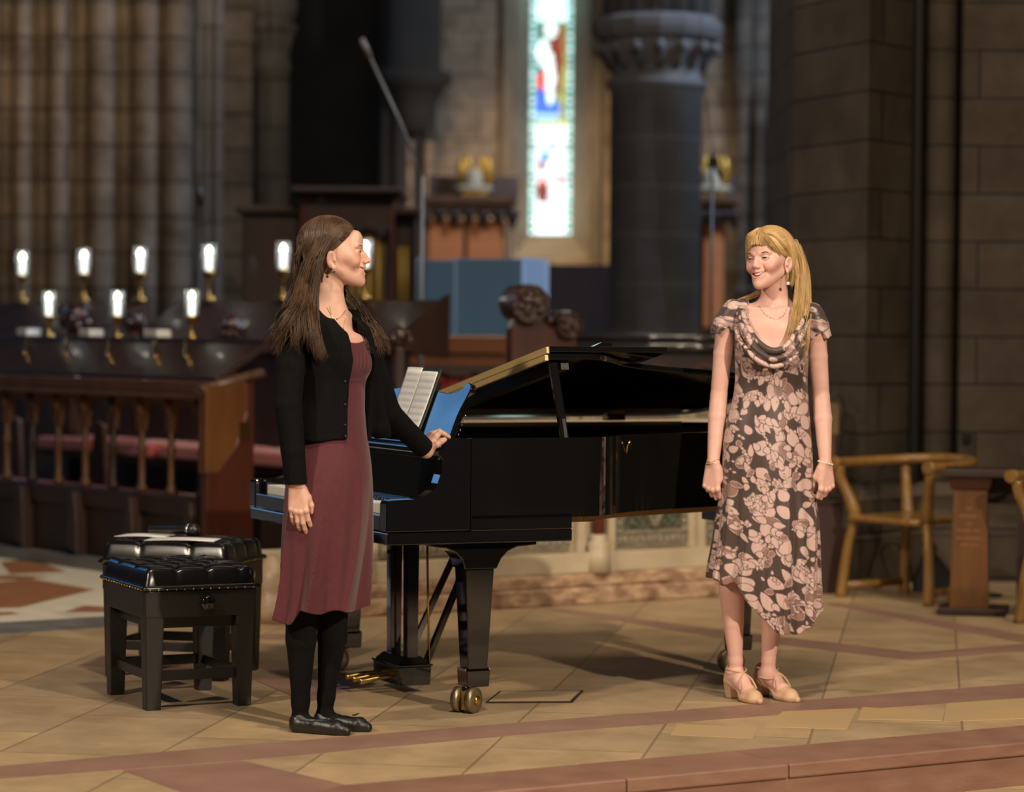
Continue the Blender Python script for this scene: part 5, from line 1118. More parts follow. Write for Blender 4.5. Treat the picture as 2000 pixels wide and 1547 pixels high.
# ---- hair made of many thin tapering strands that follow guide lines
def strands(guides, seed, rad=.0011, seg=26, scalp=None):
    rs = np.random.RandomState(seed); Vs = []; Qs = []; base = 0; n = 3
    for g in guides:
        pts, r0, r1, cnt, wave = g['p'], g['r0'], g['r1'], g['n'], g.get('wave', .004); P = np.array([list(q) for q in cr_path(pts, 8)]); L = len(P)
        tt = np.linspace(0, 1, L); T_ = np.linspace(0, 1, seg); C = np.stack([np.interp(T_, tt, P[:, k]) for k in range(3)], 1)
        if 'p2' in g:
            P2 = np.array([list(q) for q in cr_path(g['p2'], 8)]); C2 = np.stack([np.interp(T_, np.linspace(0, 1, len(P2)), P2[:, k]) for k in range(3)], 1)
        for _ in range(cnt):
            base_c = C
            if 'p2' in g: w = rs.uniform(0, 1); base_c = C * (1 - w) + C2 * w
            e = rs.normal(size=3); e /= np.linalg.norm(e) + 1e-9; e *= rs.uniform(0, 1) ** .5; e2 = e * .7 + rs.normal(size=3) * .3
            off = e[None, :] * (r0 * (1 - T_) ** 1.2)[:, None] + e2[None, :] * (r1 * np.sin(T_ * PI / 2) ** 1.1)[:, None]
            ph = rs.uniform(0, 6.28) if not g.get('coher') else g['coher'] + rs.normal() * .5; fr = g.get('freq', 2.2) * rs.uniform(.85, 1.15); am = wave * T_ ** .8 * rs.uniform(.6, 1.3)
            wv = np.stack([np.sin(T_ * fr * 6.28 + ph), np.cos(T_ * fr * 6.28 + ph * 1.3), .3 * np.sin(T_ * fr * 6.28 + ph + 1)], 1) * am[:, None]
            ln = rs.uniform(g.get('lmin', .86), 1.0); Q = base_c + off + wv; Q = np.stack([np.interp(T_ * ln, T_, Q[:, k]) for k in range(3)], 1)
            if scalp is not None and g.get('hug'):
                lay = rs.uniform(.0, .006)
                for _k in range(2):
                    dd = evalp(scalp, Q); gx = np.stack([evalp(scalp, Q + np.eye(3)[a] * 1e-3) - dd for a in range(3)], 1); gx /= np.linalg.norm(gx, axis=1)[:, None] + 1e-9
                    wgt = np.clip((g['hug'] - T_) / .15, 0, 1); mv = np.where(dd < lay, lay - dd, (lay - dd) * wgt); Q = Q + gx * mv[:, None]
            d = np.gradient(Q, axis=0); d /= np.linalg.norm(d, axis=1)[:, None] + 1e-9; u = np.cross(d, [.31, .2, .93]); u /= np.linalg.norm(u, axis=1)[:, None] + 1e-9; v = np.cross(d, u)
            rr = rad * g.get('thick', 1) * rs.uniform(.7, 1.3) * (1 - .75 * T_ ** 3); ring = [Q + (u * math.cos(6.283 * k / n) + v * math.sin(6.283 * k / n)) * rr[:, None] for k in range(n)]
            Vs.append(np.stack(ring, 1).reshape(-1, 3)); i = np.arange(seg - 1)[:, None] * n; k = np.arange(n)[None, :]; k2 = (k + 1) % n
            Qs.append(np.stack([i + k, i + k2, i + n + k2, i + n + k], -1).reshape(-1, 4) + base); base += seg * n
    return np.concatenate(Vs), np.concatenate(Qs)
def shoe_prims(heel, toe, w, z0=0, hh=.0):
    pass
m_skinA = mat('warm skin', (.70, .42, .325), rough=.48, attr='tint', c2=(.66, .39, .295), ns=30, sss=.12, spec=.35)
m_skinB = mat('fair pink skin', (.74, .45, .385), rough=.46, attr='tint', c2=(.70, .41, .345), ns=30, sss=.12, spec=.35)

def onskin(prims, pts, off=.001):
    Q = np.array([list(p) for p in pts], float)
    for _ in range(6):
        d = evalp(prims, Q); g = np.stack([evalp(prims, Q + np.eye(3)[a] * 1e-3) - d for a in range(3)], 1); g /= np.linalg.norm(g, axis=1)[:, None] + 1e-9; Q = Q + g * (off - d)[:, None] * .8
    return [Vector(q) for q in Q]
def scalp_guides(H, gd, part=.0, n=20, cnt=26, back=.085, down=-.10, side=.080, yfront=.088):
    for i in range(n):
        t = i / (n - 1); y0 = yfront - (yfront + .085) * t; zt = .122 - .25 * max(0, abs(y0 + .02) - .02) ** 1.25 * 1.6
        for sg in (1, -1):
            yb = min(y0 - .05, -.030 - .035 * t)
            gd.append(dict(p=[H(part, y0, zt), H(sg * side * .62, y0 - .012 - .02 * (1 - t), zt * .88), H(sg * side, (y0 + yb) / 2 - .004, .050), H(sg * side, yb, .005), H(sg * side * .92, max(yb - .012, -.088), -.045), H(sg * side * .80, max(yb - .012, -.080), down)], r0=.006, r1=.010, n=cnt, wave=.002, hug=.85, lmin=.93))
# ================================================================ left figure: dark-haired woman
DA = 8.83
pa = G(642, 1431); rootA = thing('person', (pa.x, DA, 0), 0, 'smiling woman with long brown hair, black cardigan and burgundy dress, one hand on the piano', 'person')
rA = Vector((pa.x, DA, 0))
def a_(px, py, dd=0): return W(px, py, DA + dd) - rA
PXM = DA / 5200
FA = (.82, -.572); UA = (-.572, -.82)     # facing, her right
def zA(py, px=640): return a_(px, py).z
def ringsA(tab, bf=.80):       # table: y, xl, xr, dd -> loft arrays
    zs, cx, cy, a, b = [], [], [], [], []
    for (y, xl, xr, dd) in tab:
        c = a_((xl + xr) / 2, y, dd); hw = (xr - xl) / 2 * PXM; nb = math.sqrt((.572 / bf) ** 2 + .82 ** 2); B = hw / nb
        zs.append(c.z); cx.append(c.x); cy.append(c.y); a.append(B / bf); b.append(B)
    return zs, cx, cy, a, b
# burgundy dress
tabA = [(640, 580, 716, 0), (668, 572, 722, 0), (700, 572, 728, 0), (722, 578, 724, 0), (742, 588, 713, 0), (800, 588, 712, 0), (860, 580, 718, 0), (910, 564, 725, 0), (960, 556, 728, 0), (1010, 553, 727, 0), (1060, 550, 724, 0), (1120, 547, 717, 0), (1185, 540, 708, 0), (1225, 532, 702, 0)]
rs_ = np.random.RandomState(4)
def foldA(th, z):
    t = np.clip((zA(930) - z) / (zA(930) - zA(1210)), 0, 1)
    f = 1.1 * (1 - 2 * np.abs(np.sin(3.5 * th + .6 + .8 * t)) ** .7) + .35 * np.sin(11 * th + 2.0 - .8 * t) + .15 * np.sin(17 * th + .4)
    w = np.exp(-((z - zA(705)) / .035) ** 2) * np.clip(np.sin(th), 0, 1)      # gathers over the bust
    return 1 + .125 * t ** .9 * f + .012 * w * np.sin(46 * th)
bandz = zA(742)
def hemA(P):      # below the hem: back hangs lower
    u = (P[:, 0] - a_(640, 1190).x); back = np.clip((a_(592, 1190).x - P[:, 0]) / .03, 0, 1)
    return P[:, 2] - (zA(1189) - back * (zA(1189) - zA(1210)) + .006 * np.sin(P[:, 0] * 60))
zs, cx, cy, aa, bb = ringsA(tabA); TB = (zs, cx, cy, aa, bb)
nk = a_(686, 640, -.02)
dressA = [loft(*TB, UA, zA(646), zA(1230), fold=foldA)]
bustA = [(V3(a_(667, 712, -.070)), .036), (V3(a_(702, 712, .0)), .036)]
for c, r in bustA: dressA.append(ell(c, (r, r, r * .95), k=.03))
dressA.append(fnprim(lambda P: hemA(P), 's', .002))
dressA.append(ell(a_(688, 625, -.05), (.075, .12, zA(625) - zA(671)), k=.004, op='s'))
dressA.append(ell(a_(640, 610, .0), (.12, .12, .055), k=.004, op='s'))
v, q = surfnet(dressA, (-.25, -.25, zA(1232)), (.24, .25, zA(640)), .0034)
m_burg = mat('burgundy dress cloth', (.098, .0185, .027), (.082, .0150, .0225), 60, .72, .12, 420, sheen=.25, spec=.3)
dA = np_mesh('dress', [(v, q)], m_burg, rootA)
# waist seam piping
A_ = []
for k in range(49):
    t = 2 * PI * k / 48; i = 4; c = Vector((cx[i], cy[i], zs[i])); ca, sa = math.cos(t), math.sin(t)
    A_.append(c + Vector((UA[0] * ca * (aa[i] + .003) - UA[1] * sa * (bb[i] + .003), UA[1] * ca * (aa[i] + .003) + UA[0] * sa * (bb[i] + .003), 0)))
MB().tube(A_, .0022, 6, caps=False).build('waist_seam', m_burg, dA)
# body: one continuous skin surface
RH, _s = frame((.995, .03, 0), math.radians(2)); hoA = a_(653, 494, .0); sA = 1.0
hp, TA = head_prims(hoA, RH, sA, nose=1.03, smile=1.25)
neckT = a_(634, 545, .0); neckB = a_(640, 625, .0); armR = dict(s=a_(572, 632, -.135), e=a_(562, 790, -.17), w=a_(578, 940, -.16)); armL = dict(s=a_(700, 638, .12), e=a_(758, 806, .21), w=a_(832, 880, .335))
bodyA = hp + [cone(neckT, neckB, .050, .054, .02), cone(a_(648, 560, .0), a_(655, 628, -.02), .034, .040, .02)]
TB2 = (zs, cx, cy, [q_ - .006 for q_ in aa], [q_ - .006 for q_ in bb])
bodyA += [loft(*TB2, UA, zA(652), zA(915), k=.03, round_=.03), cone(armR['s'] + Vector((0, .01, 0)), neckB, .040, .050, .04), cone(armL['s'], neckB, .040, .050, .04), ell(a_(652, 664, -.02), (.060, .055, .05), k=.04)]
for c, r in bustA: bodyA.append(ell(c, (r - .006,) * 3, k=.03))
bodyA += [cone(armR['s'], armR['e'], .042, .034, .02), cone(armR['e'], armR['w'], .036, .025, .015), cone(armL['s'], armL['e'], .042, .034, .02), cone(armL['e'], armL['w'], .036, .025, .015)]
hR = hand_prims(a_(580, 946, -.16), (1, -.25, .05), (-.35, -1, 0), (.08, -.06, -1), [(.30, .35, .2), (.22, .35, .25), (.20, .40, .25), (.22, .40, .25)], 1.0, .05, thumb=[(.014, -.008, .018), (.030, -.014, .045), (.037, -.020, .072), (.036, -.024, .094)])
tip = lambda x, y, d: V3(a_(x, y, d))
def chain(pts, rad, k=.004): return [cone(pts[i], pts[i + 1], rad[i], rad[i + 1], k if i else .007) for i in range(len(pts) - 1)]
wl_ = tip(833, 883, .335); hL = []
for m_ in (tip(852, 853, .345), tip(848, 848, .365), tip(844, 848, .385), tip(839, 851, .40)): hL.append(cone(wl_, m_, .0150, .0115, .012))
hL += [cone(wl_, tip(846, 872, .335), .016, .0125, .012)]
hL += chain([tip(852, 853, .345), tip(859, 844.5, .350), tip(869, 849, .358), tip(877, 853.5, .366)], [.0098, .0088, .0080, .0068])
hL += chain([tip(848, 848, .365), tip(858, 842.5, .380), tip(868, 847.5, .390), tip(875, 853, .396)], [.0098, .0088, .0080, .0070])
hL += chain([tip(844, 848, .385), tip(853, 844, .405), tip(862, 849, .418), tip(868, 854, .424)], [.0092, .0084, .0076, .0066])
hL += chain([tip(839, 851, .40), tip(847, 847, .425), tip(854, 851, .436), tip(859, 855, .442)], [.0082, .0074, .0066, .0058])
hL += chain([tip(841, 874, .328), tip(854, 868, .322), tip(862, 862, .326), tip(868, 859, .332)], [.0130, .0112, .0102, .0090], .005)
handsA = hR + hL
bodyA += handsA
legsA = [cone(a_(604, 1100, -.02), a_(590, 1165, -.01), .050, .050, .006), cone(a_(590, 1150, -.01), a_(588, 1250, .02), .054, .052, .006), cone(a_(588, 1250, .02), a_(587, 1372, .05), .050, .029, .006),
         cone(a_(650, 1100, .05), a_(650, 1165, .06), .050, .050, .006), cone(a_(650, 1150, .06), a_(649, 1245, .08), .052, .051, .006), cone(a_(649, 1245, .08), a_(637, 1362, .10), .049, .028, .006),
         cone(a_(587, 1368, .05), a_(586, 1412, .05), .029, .026, .015), cone(a_(584, 1408, .05), a_(635, 1418, -.0), .024, .020, .02), cone(a_(635, 1418, .0), a_(668, 1427, -.04), .018, .012, .015),
         cone(a_(637, 1358, .10), a_(634, 1403, .10), .028, .026, .015), cone(a_(632, 1400, .10), a_(682, 1413, .05), .024, .020, .02), cone(a_(682, 1413, .05), a_(710, 1421, .02), .018, .012, .015)]
bA2 = bodyA + [cone(a_(612, 930, -.03), a_(596, 1150, -.01), .060, .040, .02), cone(a_(655, 930, .04), a_(648, 1150, .05), .060, .040, .02)]
inner = [cone(p.c, p.c, .001) for p in ()]
R_ = lambda c, e: (np.array(c) - np.array(e), np.array(c) + np.array(e))
parts = []
parts.append(surfnet(bA2, V3(hoA) + (-.13, -.12, -.135), V3(hoA) + (.15, .12, .13), .0018))
parts.append(surfnet(bA2, (-.25, -.25, zA(720)), (.24, .30, V3(hoA)[2] - .133), .004))
parts.append(surfnet(bA2, (-.25, -.25, zA(1060)), (.24, .30, zA(720)), .008, field=lambda P: evalp([p for p in bodyA if p not in handsA], P)))
lo = V3(armR['w']) + (-.06, -.06, -.20); hi = V3(armR['w']) + (.08, .07, .03); parts.append(surfnet(hR + [cone(armR['e'], armR['w'], .036, .025, .01)], lo, hi, .0017))
lo = V3(armL['w']) + (-.045, -.06, -.07); hi = V3(armL['w']) + (.12, .15, .10); parts.append(surfnet(hL + [cone(armL['e'], armL['w'], .036, .025, .01)], lo, hi, .0017))
np_mesh('body', parts, m_skinA, rootA, cols=skin_cols(TA, RH, hoA, sA))
m_lashA = mat('dark brown brow', (.05, .03, .02), rough=.7); eyes_and_teeth(rootA, TA, RH, sA, ('brown', (.08, .04, .02)), m_lashA)
# tights and shoes
v, q = surfnet(legsA, (-.22, -.2, 0.004), (.25, .3, zA(1120)), .0034); np_mesh('tights', [(v, q)], mat('black knit tights', (.0035, .0032, .0035), (.005, .0048, .005), 80, .9, .1, 500, sheen=.0, spec=.2), rootA)
m_shoe = mat('black leather shoe', (.012, .012, .012), rough=.35, bump=.15, bs=120)
def flat_shoe(h, t):    # ballet flat between heel and toe points on the floor
    h = Vector(h); t = Vector(t); d = (t - h); L = d.length; d.normalize(); s = d.cross(Vector((0, 0, 1))); X = lambda u, z, w=0: h + d * (u * L) + s * w + Vector((0, 0, z))
    P = [cone(X(.11, .026), X(.45, .024), .030, .033, .005), cone(X(.45, .024), X(.78, .018), .033, .030, .006), cone(X(.78, .018), X(.93, .014), .030, .018, .006), cone(X(.09, .042), X(.11, .026), .027, .030, .01)]
    P.append(fnprim(lambda Q: Q[:, 2] - .0015, 's', .002))
    c = X(.36, .075); R = np.array(Matrix((s, d, Vector((0, 0, 1)))).transposed()); P.append(ell(c, (.030, .105, .052), R, .003, 's')); return P, X, d, s
for (h_, t_) in (((571, 1429), (683, 1437)), ((620, 1422), (724, 1430))):
    hh_ = G(*h_) - rA; tt_ = G(*t_) - rA; P, X, d, s = flat_shoe(hh_, tt_)
    lo = np.minimum(V3(hh_), V3(tt_)) - (.05, .05, 0.01); hi = np.maximum(V3(hh_), V3(tt_)) + (.05, .05, .09); v, q = surfnet(P, lo, hi, .0022); o = np_mesh('shoe', [(v, q)], m_shoe, rootA)
    b = X(.72, .052); MB().tube(cr_path([b, b + s * .012 + d * .006 + Vector((0, 0, .006)), b + s * .014 - d * .006 + Vector((0, 0, .002)), b], 5), .0014, 6).tube(cr_path([b, b - s * .012 + d * .006 + Vector((0, 0, .006)), b - s * .014 - d * .006 + Vector((0, 0, .002)), b], 5), .0014, 6).build('bow', m_shoe, o)
# cardigan
fold_dummy = 0
tabC = [(610, 596, 690, 0), (640, 560, 722, 0), (668, 566, 732, 0), (700, 566, 738, 0), (742, 572, 728, 0), (800, 572, 724, 0), (862, 572, 724, 0)]
zs2, cx2, cy2, a2, b2_ = ringsA(tabC, .78)
def wob(th, z): return 1 + .010 * np.sin(5 * th + z * 20) + .006 * np.sin(9 * th - z * 14)
card = [loft(zs2, cx2, cy2, a2, b2_, UA, zA(622), zA(862), fold=wob, round_=.02), cone(armR['s'] + Vector((.004, 0, .002)), a_(640, 622, .03), .052, .050, .03), cone(armL['s'], a_(640, 622, .03), .050, .050, .03)]
for c, r in bustA: card.append(ell(c, (r + .010, r + .010, r + .012), k=.03))
card += [cone(a_(720, 690, .03), a_(742, 835, .10), .035, .030, .03), cone(a_(742, 835, .10), a_(752, 862, .13), .030, .026, .02)]
card.append(fnprim(lambda P: P[:, 2] - (zA(858) + .004 * np.sin(P[:, 0] * 40)), 's', .004))
sleeves = [cone(armR['s'], a_(566, 715, -.16), .057, .050, .02), cone(a_(566, 715, -.16), a_(562, 790, -.175), .050, .046, .006), cone(a_(562, 790, -.175), a_(572, 880, -.17), .046, .039, .006), cone(a_(572, 880, -.17), a_(578, 944, -.16), .039, .037, .006),
           cone(armL['s'], armL['e'], .052, .043, .02), cone(armL['e'], a_(800, 848, .28), .043, .037, .008), cone(a_(800, 848, .28), a_(829, 877, .33), .037, .036, .006)]
card += sleeves
card += [fnprim(lambda P: (P - V3(a_(578, 942, -.16))) @ np.array((-.10, 0, .995)) * 1.0 + 0, 's', .002)] if False else []
# neck opening and front opening
def opening(P):
    x = P[:, 0] - np.interp(P[:, 2], sorted(zs2), np.array(cx2)[np.argsort(zs2)]); y = P[:, 1] - np.interp(P[:, 2], sorted(zs2), np.array(cy2)[np.argsort(zs2)])
    u = x * UA[0] + y * UA[1]; f = x * FA[0] + y * FA[1]
    w1 = np.interp(P[:, 2], [zA(860), zA(742), zA(690), zA(640), zA(615)], [.052, .050, .052, .050, .046]); w2 = np.interp(P[:, 2], [zA(860), zA(742), zA(690), zA(640), zA(615)], [-.075, -.075, -.060, -.040, -.03])
    return np.maximum(np.maximum(u - w1, w2 - u), .02 - f)
card.append(fnprim(opening, 's', .006)); card.append(cone(a_(640, 560, .0), a_(650, 622, -.01), .062, .066, k=.006, op='s')); card.append(ell(a_(672, 640, -.04), (.05, .075, .048), k=.006, op='s'))
def cuts(P):
    a = V3(a_(579, 946, -.16)); d = np.array((.05, 0, -1)); m = (P - a) @ d; near = np.abs(P[:, 0] - a[0]) + np.abs(P[:, 1] - a[1]); r1 = np.where(near < .12, -m, .1)
    b = V3(a_(829, 877, .33)); d2 = V3(a_(829, 877, .33)) - V3(a_(800, 848, .28)); d2 /= np.linalg.norm(d2); m2 = (P - b) @ d2; near2 = np.linalg.norm(P - b, axis=1); r2 = np.where(near2 < .10, -m2, .1); return np.minimum(r1, r2)
card.append(fnprim(cuts, 's', .003))
v, q = surfnet(card, (-.25, -.30, zA(950)), (.40, .45, zA(590)), .0036)
m_card = mat('black ribbed knit', (.0030, .0030, .0033), (.0045, .0045, .005), 70, .9, .4, 260, stretch=(1, 1, .25), sheen=.0, spec=.15)
cA = np_mesh('cardigan', [(v, q)], m_card, rootA)
for i, (x, y, dd) in enumerate(((671, 655, -.115), (676, 700, -.13), (679, 745, -.12), (679, 790, -.12), (679, 830, -.12), (680, 852, -.12))):
    MB().ball(a_(x - 5, y, dd), .0042, 10).build('button', mat('dark button', (.03, .03, .03), rough=.2), cA)
# jewellery
m_gold = mat('gold chain', (.75, .5, .2), rough=.25, metal=1)
n1 = onskin(bodyA, cr_path([a_(638, 602, -.06), a_(646, 612, -.075), a_(657, 619, -.09), a_(667, 618, -.07), a_(674, 606, -.03)], 8)); MB().tube(n1, .0009, 6).ball(n1[20], .003, 8).build('short_necklace', m_gold, rootA)
n2 = onskin(bodyA, cr_path([a_(643, 600, -.06), a_(654, 622, -.09), a_(664, 642, -.10), a_(670, 655, -.10), a_(675, 640, -.08), a_(678, 612, -.04)], 8)); MB().tube(n2, .0008, 6).ball(n2[24], .0035, 8).build('long_necklace', m_gold, rootA)
MB().lathe([(.0042, -.0010), (.0055, 0), (.0042, .0010)], 14, M=Matrix.Translation(TA((.079, .0, -.064))) @ Matrix.Rotation(PI / 2, 4, 'X')).build('earring', m_steel, rootA)
# hair
m_hairA = mat('brown hair', (.055, .030, .017), (.125, .070, .038), 22, .42, spec=.5, stretch=(1, 1, .3))
capA = [ell(TA((0, -.022, .036)), (.083, .100, .088), RH, .01), ell(TA((0, -.055, -.030)), (.070, .062, .085), RH, .03), fnprim(lambda P: -(((P - V3(hoA)) @ RH)[:, 2] * .85 - ((P - V3(hoA)) @ RH)[:, 1] * .85 + .006 + .018 * 0) , 's', .01)]
def hairline(P):   # positive where hair is NOT
    q = (P - V3(hoA)) @ RH; return np.minimum(-(q[:, 1] - (.022 + .72 * np.clip(q[:, 2], -.2, .075))), 9) if False else (q[:, 1] - (-.012 + 1.15 * q[:, 2] - .0 * q[:, 0]))
def haircut(P):
    q = (P - V3(hoA)) @ RH; lim = np.interp(q[:, 2], [-.13, -.02, .0, .02, .045, .065, .10], [-.035, -.034, -.006, .030, .064, .082, .115]); return -(q[:, 1] - lim)
capA = [ell(TA((0, -.022, .036)), (.078, .0965, .084), RH, .01), ell(TA((0, -.052, -.030)), (.068, .060, .085), RH, .03), fnprim(haircut, 's', .008)]
v, q = surfnet(capA, V3(hoA) + (-.16, -.13, -.15), V3(hoA) + (.15, .13, .14), .003)
H = lambda *p: Vector(TA(p))
gd = []
# swept-back strands over the side of the head (near side, x = +)
for i in range(16):
    t = i / 15; x0 = .012 + .052 * t; y0 = .088 - .060 * t ** 1.4; z0 = .098 - .058 * t ** 1.2
    for sg in (1, -1):
        p0 = H(sg * x0, y0, z0); p1 = H(sg * (x0 * .5 + .05), y0 * .35, z0 * .55 + .038 - .01 * t); p2 = H(sg * .079, -.045 - .01 * t, .028 - .01 * t); p3 = H(sg * .080, -.070, -.03 - .02 * t)
        p4 = a_(614 - 6 * t, 575 + 5 * t, -.085 if sg > 0 else .08); gd.append(dict(p=[p0, p1, p2, p3, p4], r0=.004, r1=.012, n=26, wave=.002, lmin=.95, hug=.62))
for i in range(10):      # crown to back
    t = i / 9; gd.append(dict(p=[H(.02 - .04 * t, .07, .108), H(.03 - .06 * t, .0, .128), H(.05 - .10 * t, -.08, .10), H(.055 - .11 * t, -.118, .02), H(.05 - .10 * t, -.125, -.06), a_(592, 600, -.06 + .12 * t)], r0=.008, r1=.014, n=34, wave=.003, lmin=.95, hug=.72))
scalp_guides(H, gd, .008)
# falling lengths
def fall(p, r0, r1, n, wave=.007, **k): gd.append(dict(p=[a_(*q_) for q_ in p], r0=r0, r1=r1, n=n, wave=wave, **k))
fall([(640, 470, -.085), (622, 510, -.10), (616, 560, -.11), (612, 610, -.14), (612, 650, -.185), (622, 680, -.20), (634, 702, -.20)], .016, .016, 260, .010, coher=1.0, freq=1.6, lmin=.8)
fall([(625, 470, -.08), (606, 520, -.09), (598, 570, -.10), (600, 620, -.17), (612, 660, -.21), (616, 695, -.20)], .018, .018, 220, .011, coher=2.0, freq=1.8, lmin=.75)
fall([(618, 480, -.06), (596, 540, -.07), (582, 588, -.14), (566, 622, -.20), (548, 660, -.205), (532, 694, -.18)], .022, .024, 300, .013, coher=3.0, freq=1.7, lmin=.8)
fall([(615, 490, .0), (592, 540, .0), (574, 588, -.04), (556, 622, -.10), (538, 655, -.12), (522, 686, -.10)], .025, .022, 260, .014, coher=.3, freq=1.9, lmin=.8)
fall([(608, 470, -.02), (592, 530, -.04), (587, 588, -.14), (580, 635, -.215), (572, 682, -.215)], .022, .02, 200, .012, coher=4.0, freq=1.7, lmin=.75)
fall([(640, 540, .09), (672, 585, .11), (692, 612, .11), (712, 640, .06), (730, 665, .02), (742, 688, .0)], .018, .022, 260, .010, freq=3.2, coher=2.2, lmin=.8)
fall([(636, 530, .09), (675, 575, .12), (700, 605, .12), (724, 635, .08), (744, 662, .05), (752, 684, .04)], .016, .02, 220, .012, freq=3.5, coher=5.0, lmin=.75)
fall([(640, 550, .09), (668, 600, .09), (690, 640, .03), (708, 668, -.02), (722, 690, -.03)], .012, .014, 100, .008, freq=3, coher=1.0, lmin=.7)
v2, q2 = strands(gd, 11, .00115, scalp=capA[:2])
np_mesh('hair', [(v, q), (v2, q2)], m_hairA, rootA)
# ================================================================ right figure: fair-haired woman
DB = 9.70
pb = G(1492, 1370); rootB = thing('person', (pb.x, DB, 0), 0, 'smiling blonde woman in a knee-length pink and brown leaf-print dress and beige heels', 'person')
rB = Vector((pb.x, DB, 0)); PXB = DB / 5200
def b_(px, py, dd=0): return W(px, py, DB + dd) - rB
def zB(py, px=1500): return b_(px, py).z
FB = np.array((.16, -.987)); UB = (-.987, -.16)
tabB = [(585, 1440, 1585, .0), (612, 1434, 1586, 0), (640, 1433, 1583, -.01), (675, 1432, 1582, -.02), (700, 1433, 1582, -.015), (735, 1434, 1579, 0), (765, 1432, 1580, 0), (800, 1424, 1583, 0), (835, 1414, 1586, 0), (870, 1409, 1589, 0), (910, 1408, 1591, 0), (960, 1405, 1595, 0), (1010, 1399, 1603, 0), (1060, 1393, 1605, 0), (1125, 1380, 1604, 0), (1200, 1385, 1603, 0), (1245, 1390, 1596, 0)]
bfl = {585: .42, 612: .45, 640: .60, 675: .70, 700: .72, 735: .66, 765: .64, 800: .64, 835: .64, 870: .64}
zs, cx, cy, aa, bb = [], [], [], [], []
for (y, xl, xr, dd) in tabB:
    c = b_((xl + xr) / 2, y, dd); hw = (xr - xl) / 2 * PXB * .985; zs.append(c.z); cx.append(c.x); cy.append(c.y); aa.append(hw); bb.append(hw * bfl.get(y, .66))
def foldB(th, z):
    t = np.clip((zB(880) - z) / (zB(880) - zB(1200)), 0, 1); f = .7 * (1 - 2 * np.abs(np.sin(4.5 * th + 1.0 + .8 * t)) ** .8) + .35 * np.sin(15 * th + .3 - t) + .2 * np.sin(23 * th + 2)
    return 1 + .115 * t ** .9 * f
xh = [1360, 1380, 1400, 1430, 1445, 1460, 1490, 1500, 1540, 1575, 1603, 1640]; yh = [1124, 1127, 1134, 1133, 1150, 1178, 1203, 1222, 1236, 1228, 1202, 1190]
xw = [b_(x, 1180).x for x in xh]; zw = [b_(x, y).z for x, y in zip(xh, yh)]
def hemB(P): return P[:, 2] - (np.interp(P[:, 0], xw, zw) + .005 * np.sin(P[:, 0] * 95) + .004 * np.sin(P[:, 1] * 70))
shR, shL = b_(1424, 612, .0), b_(1592, 618, .0)
def seam(pts, r, k=.010, f=None): return [cone(pts[i], pts[i + 1], r, r, k) for i in range(len(pts) - 1)]
dressB = [loft(zs, cx, cy, aa, bb, UB, zB(600), zB(1250), fold=foldB, round_=.01), cone(b_(1450, 600, .01), b_(1428, 612, .0), .033, .041, .02), cone(b_(1574, 604, .01), b_(1590, 617, .0), .033, .039, .02),
          ell(b_(1476, 690, -.085), (.048, .045, .048), k=.03), ell(b_(1543, 690, -.085), (.048, .045, .048), k=.03)]
dressB.append(fnprim(hemB, 's', .002))
dressB.append(ell(b_(1511, 600, -.06), (.092, .16, zB(600) - zB(682)), k=.006, op='s'))
for pts, r in (([(1444, 600, -.015), (1450, 612, -.060), (1458, 632, -.098), (1474, 660, -.125), (1494, 680, -.140), (1512, 686, -.145), (1532, 679, -.140), (1550, 658, -.125), (1566, 632, -.098), (1573, 614, -.060), (1578, 602, -.015)], .0085),
               ([(1440, 604, -.02), (1446, 624, -.070), (1456, 652, -.110), (1474, 680, -.135), (1496, 697, -.148), (1512, 701, -.150), (1534, 695, -.146), (1556, 672, -.128), (1570, 646, -.092), (1580, 616, -.03)], .0075),
               ([(1437, 640, -.05), (1444, 662, -.090), (1458, 684, -.122), (1480, 704, -.142), (1510, 716, -.147), (1540, 706, -.140), (1562, 684, -.115), (1576, 655, -.06)], .0065)):
    dressB += seam(cr_path([b_(*q_) for q_ in pts], 4), r, .009)
caps = [cone(b_(1432, 606, .0), b_(1417, 632, .0), .041, .044, .015), cone(b_(1417, 632, .0), b_(1411, 656, .0), .044, .052, .01), cone(b_(1587, 611, .0), b_(1596, 636, .0), .038, .041, .015), cone(b_(1596, 636, .0), b_(1600, 662, .0), .041, .047, .01)]
def capcut(P):
    th = np.arctan2(P[:, 1], P[:, 0] - np.where(P[:, 0] < b_(1500, 600).x, b_(1416, 600).x, b_(1598, 600).x)); m = (P[:, 0] < b_(1446, 600).x) | (P[:, 0] > b_(1578, 600).x)
    lim = np.where(P[:, 0] < b_(1500, 600).x, zB(645), zB(654)) + .010 * np.sin(4 * th + 1) + .005 * np.sin(9 * th); return np.where(m, P[:, 2] - lim, .1)
capsP = caps + [fnprim(capcut, 's', .003)]
